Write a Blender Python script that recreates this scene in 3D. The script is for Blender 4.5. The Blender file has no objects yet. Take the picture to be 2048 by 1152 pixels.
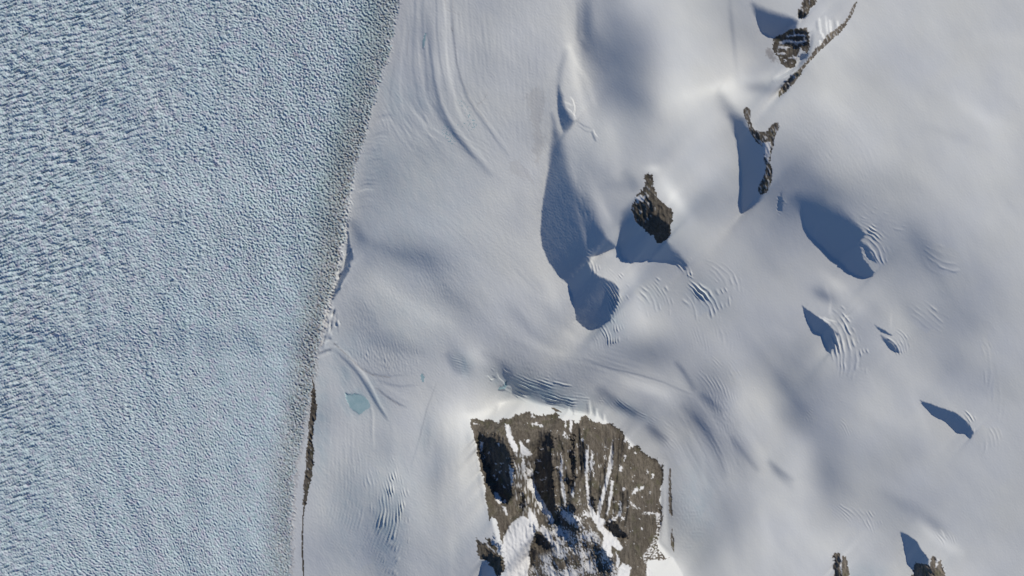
import bpy, math
import numpy as np
from mathutils import Vector

# ------------------------------------------------------------------ scene, camera, light
scene = bpy.context.scene
col = scene.collection
M = 10.0                      # metres per map unit (one map unit = one pixel of the 2048 x 1152 survey picture)
SUN_AZ = math.radians(42.0)   # clockwise from north
SUN_EL = math.radians(28.0)
CAM_H = 220000.0              # an orbiting camera looking straight down

cam_data = bpy.data.cameras.new("camera")
cam = bpy.data.objects.new("camera", cam_data)
col.objects.link(cam)
cam.location = (0, 0, CAM_H)
cam.rotation_euler = (0, 0, 0)
cam_data.sensor_width = 36.0
cam_data.lens = 36.0 * CAM_H / (2048 * M)
cam_data.clip_start = 1000.0
cam_data.clip_end = 900000.0
scene.camera = cam

world = bpy.data.worlds.new("World")
scene.world = world
world.use_nodes = True
wn = world.node_tree.nodes
wl = world.node_tree.links
wn.clear()
sky = wn.new("ShaderNodeTexSky")
sky.sky_type = 'NISHITA'
sky.sun_disc = False
sky.sun_elevation = SUN_EL
sky.sun_rotation = SUN_AZ
sky.altitude = 1500.0
sky.air_density = 1.0
sky.dust_density = 0.0
sky.ozone_density = 8.0
bg = wn.new("ShaderNodeBackground")
bg.inputs['Strength'].default_value = 0.085
wo = wn.new("ShaderNodeOutputWorld")
wl.new(sky.outputs[0], bg.inputs[0])
wl.new(bg.outputs[0], wo.inputs[0])

sun_data = bpy.data.lights.new("sun", 'SUN')
sun_data.energy = 3.7
sun_data.angle = math.radians(0.5)
sun_data.color = (1.0, 0.935, 0.81)
sun = bpy.data.objects.new("sun", sun_data)
col.objects.link(sun)
S3 = Vector((math.sin(SUN_AZ) * math.cos(SUN_EL), math.cos(SUN_AZ) * math.cos(SUN_EL), math.sin(SUN_EL)))
sun.rotation_euler = S3.to_track_quat('Z', 'Y').to_euler()
sun.location = S3 * 50000.0

vs = scene.view_settings
vs.view_transform = 'Standard'
vs.look = 'None'
vs.exposure = 0.0
vs.gamma = 1.0
vs.use_curve_mapping = False

# ------------------------------------------------------------------ the map grid
STEP = 1.5
X0, X1, Y0, Y1 = -64.0, 2112.0, -64.0, 1216.0
xs = np.arange(X0, X1 + .01, STEP)
ys = np.arange(Y0, Y1 + .01, STEP)
NX, NY = len(xs), len(ys)
XX, YY = np.meshgrid(xs, ys)
SX, SY = math.sin(SUN_AZ), -math.cos(SUN_AZ)      # towards the sun, map axes (x right, y down)


def ss(a, b, v):
    t = np.clip((v - a) / (b - a), 0, 1)
    return t * t * (3 - 2 * t)


def fnoise(lam, aniso=1.0, ang=0.0, seed=0, bw=0.45, shape=None, step=STEP, low=False):
    """Band-limited noise: lam = wavelength across the grain, ang = direction of the grain (degrees, clockwise on the map)."""
    ny, nx = shape if shape else (NY, NX)
    py = int(2 ** math.ceil(math.log2(ny))) if ny < 400 else int(math.ceil(ny / 64) * 64)
    px = int(2 ** math.ceil(math.log2(nx))) if nx < 400 else int(math.ceil(nx / 64) * 64)
    r = np.random.RandomState(seed + 17)
    w = r.standard_normal((py, px))
    fy = np.fft.fftfreq(py, step)[:, None]
    fx = np.fft.rfftfreq(px, step)[None, :]
    a = math.radians(ang)
    u = fx * math.cos(a) + fy * math.sin(a)          # along the grain
    v = -fx * math.sin(a) + fy * math.cos(a)         # across it
    k = np.sqrt((u * aniso) ** 2 + v ** 2) * lam
    f = np.exp(-(k ** 2)) if low else np.exp(-((k - 1) / bw) ** 2)
    f[0, 0] = 0
    n = np.fft.irfft2(np.fft.rfft2(w) * f, s=(py, px))[:ny, :nx]
    return n / n.std()


W1 = fnoise(26, seed=1)        # edge warps
W2 = fnoise(26, seed=2)
W3 = fnoise(7, seed=3)
W4 = fnoise(7, seed=4)
W5 = fnoise(4, seed=5)


def box(x0, y0, x1, y1):
    i0 = max(0, int((x0 - X0) / STEP)); i1 = min(NX, int((x1 - X0) / STEP) + 2)
    j0 = max(0, int((y0 - Y0) / STEP)); j1 = min(NY, int((y1 - Y0) / STEP) + 2)
    return slice(j0, j1), slice(i0, i1)


def poly(pts, soft=2.0, warp=0.0):
    """Window and mask (0..1) of a polygon; a vertex may carry its own edge softness as a third number. warp roughens the edge."""
    P = np.array([p[:2] for p in pts], float)
    sf = np.array([p[2] if len(p) > 2 else soft for p in pts], float)
    pad = sf.max() * 1.2 + warp * 3 + 3
    sl = box(P[:, 0].min() - pad, P[:, 1].min() - pad, P[:, 0].max() + pad, P[:, 1].max() + pad)
    x = XX[sl]; y = YY[sl]
    if warp:
        x = x + warp * (0.7 * W1[sl] + 0.6 * W3[sl] + 0.15 * W5[sl]); y = y + warp * (0.7 * W2[sl] + 0.6 * W4[sl] - 0.15 * W5[sl])
    d2 = np.full(x.shape, 1e12); sw = np.zeros(x.shape); inside = np.zeros(x.shape, bool)
    n = len(P)
    for i in range(n):
        ax, ay = P[i]; bx, by = P[(i + 1) % n]
        ex, ey = bx - ax, by - ay
        L = ex * ex + ey * ey + 1e-9
        t = np.clip(((x - ax) * ex + (y - ay) * ey) / L, 0, 1)
        d = (x - ax - t * ex) ** 2 + (y - ay - t * ey) ** 2
        m = d < d2
        d2 = np.where(m, d, d2)
        s_ = sf[i] + (sf[(i + 1) % n] - sf[i]) * t
        sw = np.where(m, s_, sw)
        c = ((ay > y) != (by > y)) & (x < ex * (y - ay) / (ey + (1e-9 if ey == 0 else 0)) + ax)
        inside ^= c
    sd = np.where(inside, 1, -1) * np.sqrt(d2)
    return sl, ss(-1, 1, sd / np.maximum(sw, .3)), sd


def seg_dist(pts, pad):
    P = np.array([p[:2] for p in pts], float)
    sl = box(P[:, 0].min() - pad, P[:, 1].min() - pad, P[:, 0].max() + pad, P[:, 1].max() + pad)
    x = XX[sl]; y = YY[sl]
    d2 = np.full(x.shape, 1e12); tt = np.zeros(x.shape); sg = np.zeros(x.shape)
    n = len(P) - 1
    for i in range(n):
        ax, ay = P[i]; ex, ey = P[i + 1] - P[i]
        L = ex * ex + ey * ey + 1e-9
        t = np.clip(((x - ax) * ex + (y - ay) * ey) / L, 0, 1)
        d = (x - ax - t * ex) ** 2 + (y - ay - t * ey) ** 2
        m = d < d2
        d2 = np.where(m, d, d2); tt = np.where(m, (i + t) / n, tt)
        sg = np.where(m, np.sign(ex * (y - ay) - ey * (x - ax)), sg)
    return sl, np.sqrt(d2), tt, sg


# ------------------------------------------------------------------ relief of the snowfields: the wanted light and shade, put into the shape:
# brightness on a 64-unit lattice (0-255 scale, 165 = level), turned into slopes and heights further down
def lin(g):
    c = np.asarray(g, float) / 255.0
    return np.where(c < .04045, c / 12.92, ((c + .055) / 1.055) ** 2.4)


LAT_X0 = 576
LAT = """
165 165 165 165 165 168 163 165 172 174 152 178 178 172 160 170 176 179 180 181 181 178 178 178
165 165 165 165 158 170 165 170 172 172 142 150 182 181 163 165 178 186 182 180 180 178 179 178
165 165 165 162 160 172 160 167 166 176 128 138 186 188 178 165 176 184 178 176 178 180 181 182
165 165 160 163 157 160 164 166 162 175 140 143 192 190 195 182 178 184 179 178 178 180 183 183
165 165 157 160 158 158 165 164 158 168 168 158 178 186 172 168 170 178 179 178 178 180 187 177
165 165 155 146 152 158 163 168 166 150 162 165 182 184 170 152 152 168 175 176 178 180 183 175
165 158 155 147 158 163 164 171 172 150 152 165 190 181 168 150 142 150 160 168 175 178 177 174
165 160 147 153 160 163 166 164 174 160 150 168 186 180 167 150 148 148 152 158 163 172 176 176
165 162 150 150 145 150 158 166 172 172 172 160 160 168 168 158 160 160 154 149 150 162 172 174
165 163 160 160 157 151 158 166 172 178 178 174 166 158 165 168 168 172 170 158 156 156 163 169
165 163 155 157 162 157 150 158 168 178 176 184 174 165 166 167 172 172 162 168 156 151 160 165
165 166 157 147 155 158 162 150 160 166 164 162 160 166 170 165 158 172 160 172 162 158 164 166
165 167 155 152 160 165 175 140 146 160 165 168 170 152 160 168 146 160 176 174 171 160 158 166
162 152 164 160 170 180 198 205 190 178 178 158 162 152 172 176 134 158 171 173 172 171 170 168
163 166 167 158 172 158 192 190 185 180 178 176 172 168 162 174 166 155 167 172 172 170 169 168
165 166 160 170 177 158 190 180 175 175 178 176 168 166 166 178 178 152 160 170 169 166 168 167
163 166 155 150 176 165 188 178 172 170 172 174 156 161 165 178 182 162 164 157 163 166 168 168
162 156 155 145 165 168 180 170 165 165 168 172 167 159 171 178 180 184 176 166 176 172 171 168
162 161 165 150 168 168 172 168 165 165 168 178 210 172 178 178 180 182 172 176 178 182 174 172
"""
lat = np.array([[float(v) for v in r.split()] for r in LAT.strip().splitlines()])


def cubic_up(a, fx, fy):
    ny, nx = a.shape

    def w(t):
        return (-.5 * t ** 3 + t ** 2 - .5 * t, 1.5 * t ** 3 - 2.5 * t ** 2 + 1, -1.5 * t ** 3 + 2 * t ** 2 + .5 * t, .5 * t ** 3 - .5 * t ** 2)
    fx = np.clip(fx, 0, nx - 1.001); fy = np.clip(fy, 0, ny - 1.001)
    ix = fx.astype(int); iy = fy.astype(int)
    wx = w(fx - ix); wy = w(fy - iy)
    rows = sum(wx[k][None, :] * a[:, np.clip(ix + k - 1, 0, nx - 1)] for k in range(4))
    return sum(wy[k][:, None] * rows[np.clip(iy + k - 1, 0, ny - 1), :] for k in range(4))


G = 167 + 1.12 * (lat - 167)
G = cubic_up(G, (xs - LAT_X0) / 64.0, ys / 64.0)
# wander the lattice a little so nothing follows its lines
G = G + .9 * fnoise(70, 2.0, 50, seed=11) + .35 * fnoise(24, 2.5, 55, seed=12)

# margin of the big glacier (x of the edge at each y)
EDGE = [(-64, 812), (0, 800), (50, 790), (110, 778), (150, 764), (185, 754), (220, 744), (260, 734), (300, 722), (340, 711), (380, 702), (420, 695),
        (470, 688), (510, 682), (545, 673), (575, 666), (600, 658), (640, 648), (680, 640), (710, 633), (760, 628), (800, 620), (850, 610), (900, 599), (930, 592),
        (980, 587), (1040, 584), (1100, 582), (1152, 581), (1216, 580)]
edge_x = np.interp(ys, [e[0] for e in EDGE], [e[1] for e in EDGE])[:, None]
DE = XX - edge_x + 2.0 * W3 + 1.2 * W1       # distance east of the margin
GL = DE < 0
G = np.where(DE < 30, 165 + (G - 165) * ss(0, 30, DE), G)


def tone(pts, g, soft=6.0, warp=0.0, k=1.0):
    sl, m, _ = poly(pts, soft, warp)
    G[sl] = G[sl] * (1 - m * k) + g * m * k


def blob(x, y, rx, ry, rot, dg):
    r = 2.6 * max(rx, ry)
    sl = box(x - r, y - r, x + r, y + r)
    a = math.radians(rot)
    u = (XX[sl] - x) * math.cos(a) + (YY[sl] - y) * math.sin(a)
    v = -(XX[sl] - x) * math.sin(a) + (YY[sl] - y) * math.cos(a)
    G[sl] += dg * np.exp(-((u / rx) ** 2 + (v / ry) ** 2))


def stroke(pts, w, dg, taper=True, pair=0.0):
    """A groove or rib along a line: tone change dg with width w; pair adds the opposite lean on the right-hand/left-hand flank."""
    sl, d, t, sg = seg_dist(pts, w * 4)
    env = np.sin(np.pi * np.clip(t, 0, 1)) ** .5 if taper else 1.0
    G[sl] += dg * env * np.exp(-(d / w) ** 2)
    if pair:
        G[sl] += pair * env * np.exp(-((d * sg - 2.0 * w) / (1.2 * w)) ** 2)


# soft hollows and swells
blob(1172, 40, 14, 60, 0, -48); blob(1186, 90, 18, 40, -12, -22); blob(1240, 110, 55, 60, 20, -10); blob(1262, 200, 30, 60, -10, -6)
blob(1140, 90, 12, 70, -8, 12); blob(1150, 150, 9, 60, -12, 12); blob(1168, 210, 8, 50, -15, 8)
blob(1465, 60, 5, 70, -6, -18); blob(1440, 175, 60, 14, -15, 14); blob(1480, 120, 30, 30, 0, 8)
blob(1455, 225, 26, 12, 40, -24); blob(1515, 175, 30, 12, 8, -34); blob(1545, 150, 40, 10, -20, 18)
blob(1590, 400, 60, 30, 25, -18); blob(1640, 385, 50, 22, 20, -12); blob(1570, 420, 30, 30, 0, -10)
blob(1650, 592, 26, 11, 30, -34); blob(1668, 565, 34, 12, 35, 16); blob(1640, 470, 10, 10, 0, 0)
blob(1590, 800, 14, 34, -45, -10); blob(1572, 770, 30, 16, 40, -12); blob(1558, 948, 30, 8, 45, -22)
blob(1650, 930, 24, 60, -20, -10); blob(1800, 1005, 50, 14, 30, -14); blob(1870, 1050, 30, 12, 40, -22)
blob(1850, 500, 22, 40, -30, -14); blob(1820, 625, 16, 26, -35, -10); blob(1905, 735, 34, 28, 0, -9)
blob(1270, 570, 14, 60, -12, 14); blob(1300, 775, 60, 14, 15, 8); blob(1215, 505, 24, 12, 20, 12)
blob(1210, 425, 10, 60, -25, 22); blob(1200, 345, 24, 20, 0, -8); blob(1240, 370, 30, 12, 0, -14)
blob(1352, 400, 14, 46, -35, 24); blob(1305, 338, 16, 10, 0, 22); blob(1290, 650, 30, 30, 0, 5)
blob(1060, 780, 60, 14, 20, -30); blob(1005, 745, 40, 12, 15, -16); blob(1120, 800, 60, 12, 18, -18); blob(1240, 815, 50, 9, 22, -26)
blob(1310, 870, 30, 10, 45, -22); blob(1410, 860, 60, 12, 62, -14); blob(1360, 905, 90, 12, 65, 8); blob(1470, 900, 70, 10, 60, -8); blob(1450, 930, 60, 10, 60, 7)
blob(1400, 920, 70, 8, 62, -8); blob(1384, 1000, 40, 70, -4, 16); blob(1604, 900, 34, 50, 0, 10); blob(1064, 401, 40, 50, 0, -12)
blob(925, 725, 12, 30, -35, -28); blob(955, 712, 18, 26, -40, 16); blob(900, 700, 14, 14, 0, -6)
blob(795, 510, 60, 16, 25, -16); blob(860, 515, 50, 16, 28, -14); blob(720, 480, 12, 40, -30, -16); blob(760, 560, 60, 20, 40, 8)
blob(900, 600, 50, 24, 30, -12); blob(760, 670, 50, 14, 15, -12); blob(780, 690, 60, 12, 10, -8); blob(880, 640, 60, 12, 35, 8)
blob(768, 318, 26, 60, 0, -2); blob(715, 640, 30, 30, 0, -6); blob(855, 860, 10, 50, 5, -12); blob(875, 940, 14, 110, 2, -10); blob(925, 900, 12, 120, 0, 9)
blob(905, 1090, 10, 70, 0, 8); blob(795, 905, 12, 50, 0, 6)
blob(1110, 600, 14, 60, -20, 12); blob(1060, 400, 16, 60, 0, 8); blob(1050, 540, 8, 60, -40, -7); blob(1120, 640, 8, 90, -50, -6); blob(1180, 690, 60, 8, 25, 7)
blob(990, 640, 60, 10, 40, 6); blob(1150, 730, 90, 8, 20, -7); blob(1090, 700, 80, 9, 25, 6)
for x, y, rx, ry, dg in [(1401, 408, 46, 46, -24), (1300, 708, 50, 30, -16), (1481, 790, 34, 44, 18), (1701, 758, 40, 44, -14), (1121, 628, 30, 50, -14), (901, 908, 34, 90, 26), (880, 1040, 24, 70, 8),
                         (701, 958, 30, 60, -7), (1341, 308, 50, 40, -7), (1781, 358, 60, 40, -9), (1951, 508, 60, 60, -6), (1801, 908, 60, 50, -14), (766, 301, 40, 50, 7), (1064, 401, 40, 60, -8), (1594, 388, 30, 20, 7), (1589, 796, 26, 26, 12)]:
    blob(x, y, rx, ry, 0, dg)
# long flow bands sweeping over the snow
for pts, w, dg in [
    ([(1470, 650), (1500, 690), (1535, 729), (1580, 787), (1615, 831)], 13, -8), ([(1420, 660), (1470, 730), (1530, 810), (1580, 890)], 22, 8),
    ([(1360, 808), (1390, 836), (1415, 862), (1438, 907), (1452, 960)], 8, -20), ([(1462, 872), (1480, 896), (1500, 922), (1520, 946)], 6, -22),
    ([(1535, 920), (1560, 942), (1590, 964)], 6, -20), ([(1400, 786), (1422, 804), (1448, 828)], 7, -20), ([(1350, 722), (1368, 744), (1392, 782)], 5, -26),
    ([(1345, 752), (1385, 790), (1420, 828), (1450, 870), (1475, 925)], 6, 12), ([(1340, 830), (1380, 870), (1405, 920), (1415, 980)], 7, 9), ([(1480, 850), (1510, 890), (1545, 940)], 9, 9),
    ([(1190, 774), (1230, 800), (1275, 832)], 9, -30), ([(1295, 848), (1315, 866), (1336, 884)], 7, -20), ([(1190, 745), (1260, 765), (1330, 790), (1380, 840)], 12, 10),
    ([(1500, 960), (1530, 1040), (1540, 1140)], 16, 7), ([(1440, 980), (1470, 1060), (1480, 1150)], 14, -6),
    ([(700, 425), (706, 450), (724, 475), (758, 500)], 8, -18), ([(785, 494), (848, 518), (894, 580), (945, 620)], 15, -10), ([(700, 590), (737, 632), (760, 660)], 13, -10),
    ([(725, 676), (795, 701), (860, 703)], 12, -8), ([(890, 704), (904, 726), (922, 752)], 8, -28), ([(960, 702), (1005, 728), (1026, 752)], 10, -16),
    ([(1001, 724), (1020, 752), (1040, 780), (1085, 806), (1130, 822)], 8, -28), ([(1010, 600), (1062, 663), (1125, 708)], 9, -9), ([(1020, 528), (1050, 558), (1080, 590)], 3, -11),
    ([(740, 560), (820, 610), (880, 660)], 14, 7), ([(960, 560), (1010, 640), (1090, 700), (1170, 720)], 12, 7), ([(820, 440), (900, 480), (980, 560)], 16, 5),
    ([(1136, 84), (1154, 128), (1178, 165), (1194, 225)], 6, 15), ([(1134, 96), (1120, 140), (1115, 196)], 7, -22), ([(1102, 222), (1110, 255), (1116, 290)], 5, -34),
    ([(1200, 170), (1260, 190), (1310, 230)], 22, -8), ([(1244, 340), (1264, 362), (1272, 385)], 11, -20), ([(1430, 182), (1456, 212), (1490, 248)], 10, -26),
    ([(1156, 0), (1157, 76), (1176, 106)], 5, -22), ([(1210, 230), (1230, 300), (1236, 380)], 14, 8), ([(1330, 60), (1380, 130), (1440, 180)], 26, -3),
    ([(1620, 180), (1720, 260), (1800, 380)], 30, 4), ([(1700, 120), (1800, 220), (1880, 330)], 22, -3), ([(1560, 330), (1640, 360), (1720, 420)], 18, -9), ([(1900, 180), (1960, 230), (2040, 262)], 16, 5), ([(1960, 90), (2000, 180), (2060, 240)], 24, -4),
    ([(1640, 620), (1700, 600), (1740, 640)], 14, 7), ([(1700, 700), (1780, 760), (1850, 800), (1900, 820)], 16, -5), ([(1830, 860), (1760, 830), (1680, 780)], 20, 5),
    ([(1810, 440), (1840, 490), (1880, 560), (1890, 600)], 16, -8), ([(1720, 900), (1800, 960), (1900, 1010)], 22, -4), ([(1830, 1040), (1880, 1080), (1930, 1110)], 12, 14), ([(1440, 400), (1420, 500), (1450, 600)], 30, 4),
]:
    stroke(pts, w, dg)
for i in range(46):
    r = np.random.RandomState(1300 + i)
    x = 1000 + 950 * r.rand(); y = 40 + 1000 * r.rand(); L = 50 + 90 * r.rand(); a_ = math.radians(48 + 22 * r.randn())
    stroke([(x, y), (x + L * .5 * math.cos(a_) + 4 * r.randn(), y + L * .5 * math.sin(a_)), (x + L * math.cos(a_), y + L * math.sin(a_))], 9 + 9 * r.rand(), 3.2 * np.clip(r.randn(), -1.5, 1.5))
# flow grooves and ribs of the side glacier
stroke([(855, 10), (858, 60), (862, 110), (868, 160), (878, 205), (893, 240), (910, 268), (932, 296), (955, 322), (985, 355)], 5.0, -36, pair=-6)
stroke([(868, 205), (882, 235), (905, 265), (930, 295), (950, 318)], 4.0, -30)
stroke([(890, -40), (891, 60), (895, 120), (903, 170), (915, 215), (925, 240)], 4.5, 14, False)
stroke([(868, 100), (874, 160), (886, 210), (905, 245), (930, 275), (965, 315), (990, 345)], 4.2, 14)
stroke([(902, -30), (905, 60), (911, 110), (920, 155), (934, 195), (952, 225), (975, 256), (1000, 290), (1020, 315)], 2.6, -26)
stroke([(930, 185), (950, 212), (975, 242), (1000, 275), (1025, 310)], 2.0, 12)
stroke([(845, -40), (845, 60), (848, 120), (856, 180)], 4, -14, False)
stroke([(832, -40), (828, 60), (826, 130), (835, 190), (850, 240)], 3, -12, False)
stroke([(838, 60), (840, 130), (850, 190), (866, 235)], 3, 10)
stroke([(812, 40), (803, 110), (800, 180), (810, 240)], 3, 10)
stroke([(790, 120), (780, 190), (790, 250)], 3, -9)
stroke([(872, -40), (873, 60), (880, 120), (892, 180)], 2.5, -14, False)
for i in range(26):
    r = np.random.RandomState(300 + i)
    x = 765 + 90 * r.rand(); y = 175 + 85 * r.rand()
    stroke([(x, y), (x + 16, y + 26), (x + 38, y + 50)], 1.8, (-9 if i % 2 else 9))
for i in range(30):
    r = np.random.RandomState(400 + i)
    x = 800 + 140 * r.rand(); y = 235 + 60 * r.rand()
    stroke([(x, y), (x + 30, y + 16), (x + 65, y + 40)], 1.6, (-6 if i % 2 else 6))
for i in range(34):
    r = np.random.RandomState(500 + i)
    y = 230 + 190 * r.rand(); x = float(np.interp(y, ys, edge_x[:, 0])) + 14
    stroke([(x, y), (x + 18, y - 6), (x + 34, y - 4)], 1.7, (-9 if i % 2 else 8))
# lower junction of the tributaries
stroke([(670, 690), (692, 706), (712, 728), (730, 750), (745, 776), (760, 808), (780, 842)], 2.8, 34)
stroke([(666, 698), (688, 718), (708, 738), (724, 760), (740, 786), (756, 815), (778, 843)], 3.2, -46)
stroke([(730, 760), (745, 788), (762, 818), (776, 838)], 3.0, -22)
stroke([(668, 687), (695, 710), (722, 735), (745, 748), (780, 752), (820, 750)], 1.8, -18)
stroke([(748, 758), (775, 768), (800, 773), (835, 770)], 2.6, -16)
stroke([(752, 775), (775, 794), (798, 808), (815, 816)], 2.2, -30)
stroke([(765, 770), (790, 784), (815, 800)], 4, 9)
stroke([(742, 806), (747, 830), (747, 870), (749, 900)], 2.2, 16)
stroke([(738, 808), (743, 835), (742, 880)], 2.6, -9)
stroke([(632, 710), (648, 703), (664, 698)], 2.6, -34)
stroke([(634, 716), (650, 710), (668, 705)], 2.2, 10)
stroke([(668, 712), (690, 742), (703, 774)], 4, -10)
stroke([(872, 768), (853, 820), (838, 880), (822, 935)], 1.5, -11)
stroke([(1180, 725), (1225, 738), (1280, 750), (1330, 766), (1385, 790)], 1.8, -20)
stroke([(1110, 712), (1180, 722), (1240, 735)], 2, -9)
stroke([(690, 425), (687, 460), (682, 500)], 1.6, 28)
stroke([(655, 622), (650, 640), (654, 610), (662, 590)], 1.4, 26)
# small bright ribs and steps
for pts, w, dg in [([(1140, 193), (1146, 200), (1150, 215), (1148, 228), (1152, 240)], 1.1, 44), ([(1132, 215), (1142, 222), (1150, 232)], 1.1, 30),
                   ([(1128, 203), (1138, 208), (1146, 212)], 1.6, 26), ([(1150, 240), (1168, 252), (1184, 258)], 1.6, -30), ([(1152, 248), (1170, 262), (1186, 266)], 1.6, -22),
                   ([(1186, 258), (1190, 268), (1196, 275)], 1.1, 40), ([(1183, 262), (1187, 274), (1192, 284)], 1.8, -60), ([(1125, 225), (1138, 232), (1148, 243)], 1.8, 30),
                   ([(974, 750), (982, 760), (988, 757)], 1.2, 60), ([(976, 754), (983, 763)], 1.2, -50), ([(993, 744), (998, 756), (1007, 764), (1010, 770)], 1.3, 66),
                   ([(984, 752), (994, 758)], 1.2, -50), ([(996, 772), (1006, 776), (1012, 766)], 2.5, -45), ([(1010, 745), (1018, 760), (1020, 770)], 2.5, -36),
                   ([(1650, 565), (1662, 600), (1660, 625), (1668, 640)], 3.2, 12), ([(1782, 625), (1782, 660)], 2.2, 9), ([(1636, 632), (1650, 640), (1662, 648)], 1.8, 34),
                   ([(1645, 633), (1658, 640), (1676, 644)], 1.6, 28), ([(1880, 1058), (1886, 1066), (1890, 1074)], 1.6, 26), ([(1700, 630), (1690, 634), (1686, 642)], 1.2, 34)]:
    stroke(pts, w, dg)

SH = 78.0        # shadow tone, put into the shape as a slope so steep that the sun misses it
for pts in [
    [(1117, 172, 6), (1114, 195, 2), (1116, 225, 2), (1121, 248, 2), (1127, 266, 4), (1138, 258, 4), (1149, 242, 3), (1140, 232, 5), (1128, 212, 5), (1124, 192, 6)],
    # the long dark hollow
    [(1108, 262, 12), (1102, 300, 8), (1097, 340, 4), (1090, 380, 2.5), (1083, 420, 2), (1081, 465, 1.6), (1085, 495, 1.6), (1098, 525, 1.6), (1117, 550, 1.6),
     (1138, 571, 1.4), (1143, 590, 1.2), (1146, 602, 1), (1150, 622, 1.2), (1153, 640, 1.2), (1164, 652, 1.5), (1185, 660, 1.5), (1203, 653, 3), (1218, 642, 4), (1230, 620, 4),
     (1238, 600, 3), (1238, 578, 3), (1222, 562, 3), (1200, 554, 2), (1186, 543, 2), (1177, 526, 2), (1183, 514, 2), (1205, 507, 2), (1219, 499, 1.5), (1232, 494, 2),
     (1214, 476, 5), (1200, 455, 8), (1188, 430, 14), (1174, 402, 18), (1156, 375, 20), (1140, 345, 20), (1128, 300, 16), (1120, 272, 14)],
    # cast shadow below the first nunatak, shaped as a slope
    [(1268, 408, 14), (1248, 425, 12), (1240, 445, 6), (1238, 480, 2), (1240, 505, 1.5), (1247, 516, 1), (1255, 520, 1), (1263, 527, 1), (1272, 522, 1), (1281, 523, 1), (1292, 519, 1), (1302, 521, 1),
     (1318, 520, 4), (1345, 524, 7), (1362, 530, 6), (1372, 540, 4), (1374, 528, 8), (1355, 508, 10), (1342, 495, 9), (1335, 485, 5), (1330, 450, 4), (1290, 420, 4)],
    [(1462, 232, 14), (1474, 280, 6), (1480, 325, 3), (1484, 360, 2), (1482, 400, 1.5), (1486, 427, 1), (1500, 418, 2), (1518, 402, 4), (1528, 385, 4), (1534, 330, 3), (1530, 290, 3), (1515, 270, 4), (1500, 258, 5), (1488, 240, 10)],
    [(1506, 10, 12), (1513, 35, 2.5), (1518, 52, 1.2), (1526, 64, 1.2), (1540, 72, 1.5), (1560, 72, 2), (1592, 56, 3), (1596, 42, 5), (1575, 34, 8), (1545, 26, 10), (1525, 18, 11)],
    [(1596, 396, 26), (1604, 430, 9), (1611, 455, 3), (1622, 470, 2), (1650, 497, 1.5), (1672, 518, 1.2), (1690, 530, 1.2), (1696, 540, 1), (1712, 550, 1.2), (1728, 556, 1.2), (1745, 553, 1.2), (1748, 546, 1.5),
     (1736, 528, 1), (1727, 518, 1), (1721, 500, 1), (1717, 489, 1.5), (1726, 496, 1), (1738, 516, 1), (1754, 527, 1.5), (1746, 511, 1.5), (1733, 493, 1.5), (1720, 481, 2), (1730, 470, 3), (1720, 456, 4), (1700, 438, 12), (1676, 422, 22), (1640, 404, 26)],
    [(1605, 612, 2), (1611, 630, 1.5), (1618, 648, 1.2), (1630, 664, 1.2), (1644, 668, 1), (1650, 685, 1.2), (1660, 705, 3), (1672, 690, 3), (1676, 668, 3), (1664, 656, 2), (1646, 641, 1.5), (1628, 628, 1.5)],
    [(1750, 650, 2), (1762, 657, 1.5), (1778, 665, 1.5), (1786, 671, 1.5), (1776, 670, 1.2), (1762, 664, 1.5)],
    [(1762, 671, 3), (1770, 684, 1.5), (1778, 694, 1.2), (1790, 704, 1.5), (1800, 704, 3), (1792, 692, 3), (1780, 682, 2)],
    [(1840, 801, 2), (1852, 818, 1), (1868, 832, 1), (1884, 839, 1), (1898, 848, 1), (1907, 860, 1), (1914, 866, 1), (1925, 866, 1), (1934, 869, 1), (1941, 878, 1), (1946, 866, 1.2), (1941, 851, 1.2),
     (1930, 840, 1), (1917, 829, 1.2), (1900, 820, 1.5), (1880, 815, 1.2), (1858, 806, 1.2)],
    [(1801, 1064, 2), (1806, 1082, 1), (1811, 1108, 1), (1815, 1128, 1.2), (1826, 1138, 1.2), (1834, 1140, 1), (1856, 1130, 1), (1857, 1120, 1), (1846, 1104, 1), (1832, 1082, 1.2), (1816, 1070, 1.2)],
    [(963, 1122, 3), (976, 1120, 2), (988, 1132, 2), (996, 1152, 2), (994, 1200, 2), (958, 1200, 3), (963, 1140, 2)],
    [(697, 418, 2), (698, 440, 1.5), (697, 470, 1.5), (702, 498, 1.2), (708, 518, 1), (701, 524, 1), (698, 542, 1), (686, 562, 1.2), (675, 586, 1.5), (664, 601, 1.5), (663, 588, 2), (676, 562, 2), (689, 532, 2), (694, 505, 2), (693, 470, 2), (694, 440, 2)],
    [(1558, 398, 4), (1559, 420, 2), (1566, 422, 2), (1565, 398, 3), (1562, 388, 4)],
]:
    tone(pts, SH, k=.96, warp=.6)
# paler bars left inside the long hollow
blob(1160, 440, 6, 60, -16, 16); blob(1172, 480, 5, 40, -14, 18); blob(1150, 360, 8, 60, -18, 22); blob(1180, 515, 10, 5, -10, 20)
blob(1215, 590, 26, 30, 0, 7); blob(1510, 350, 14, 8, -30, 18); blob(1495, 252, 18, 6, 30, 20)
blob(1640, 425, 20, 8, 30, 10)

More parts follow.
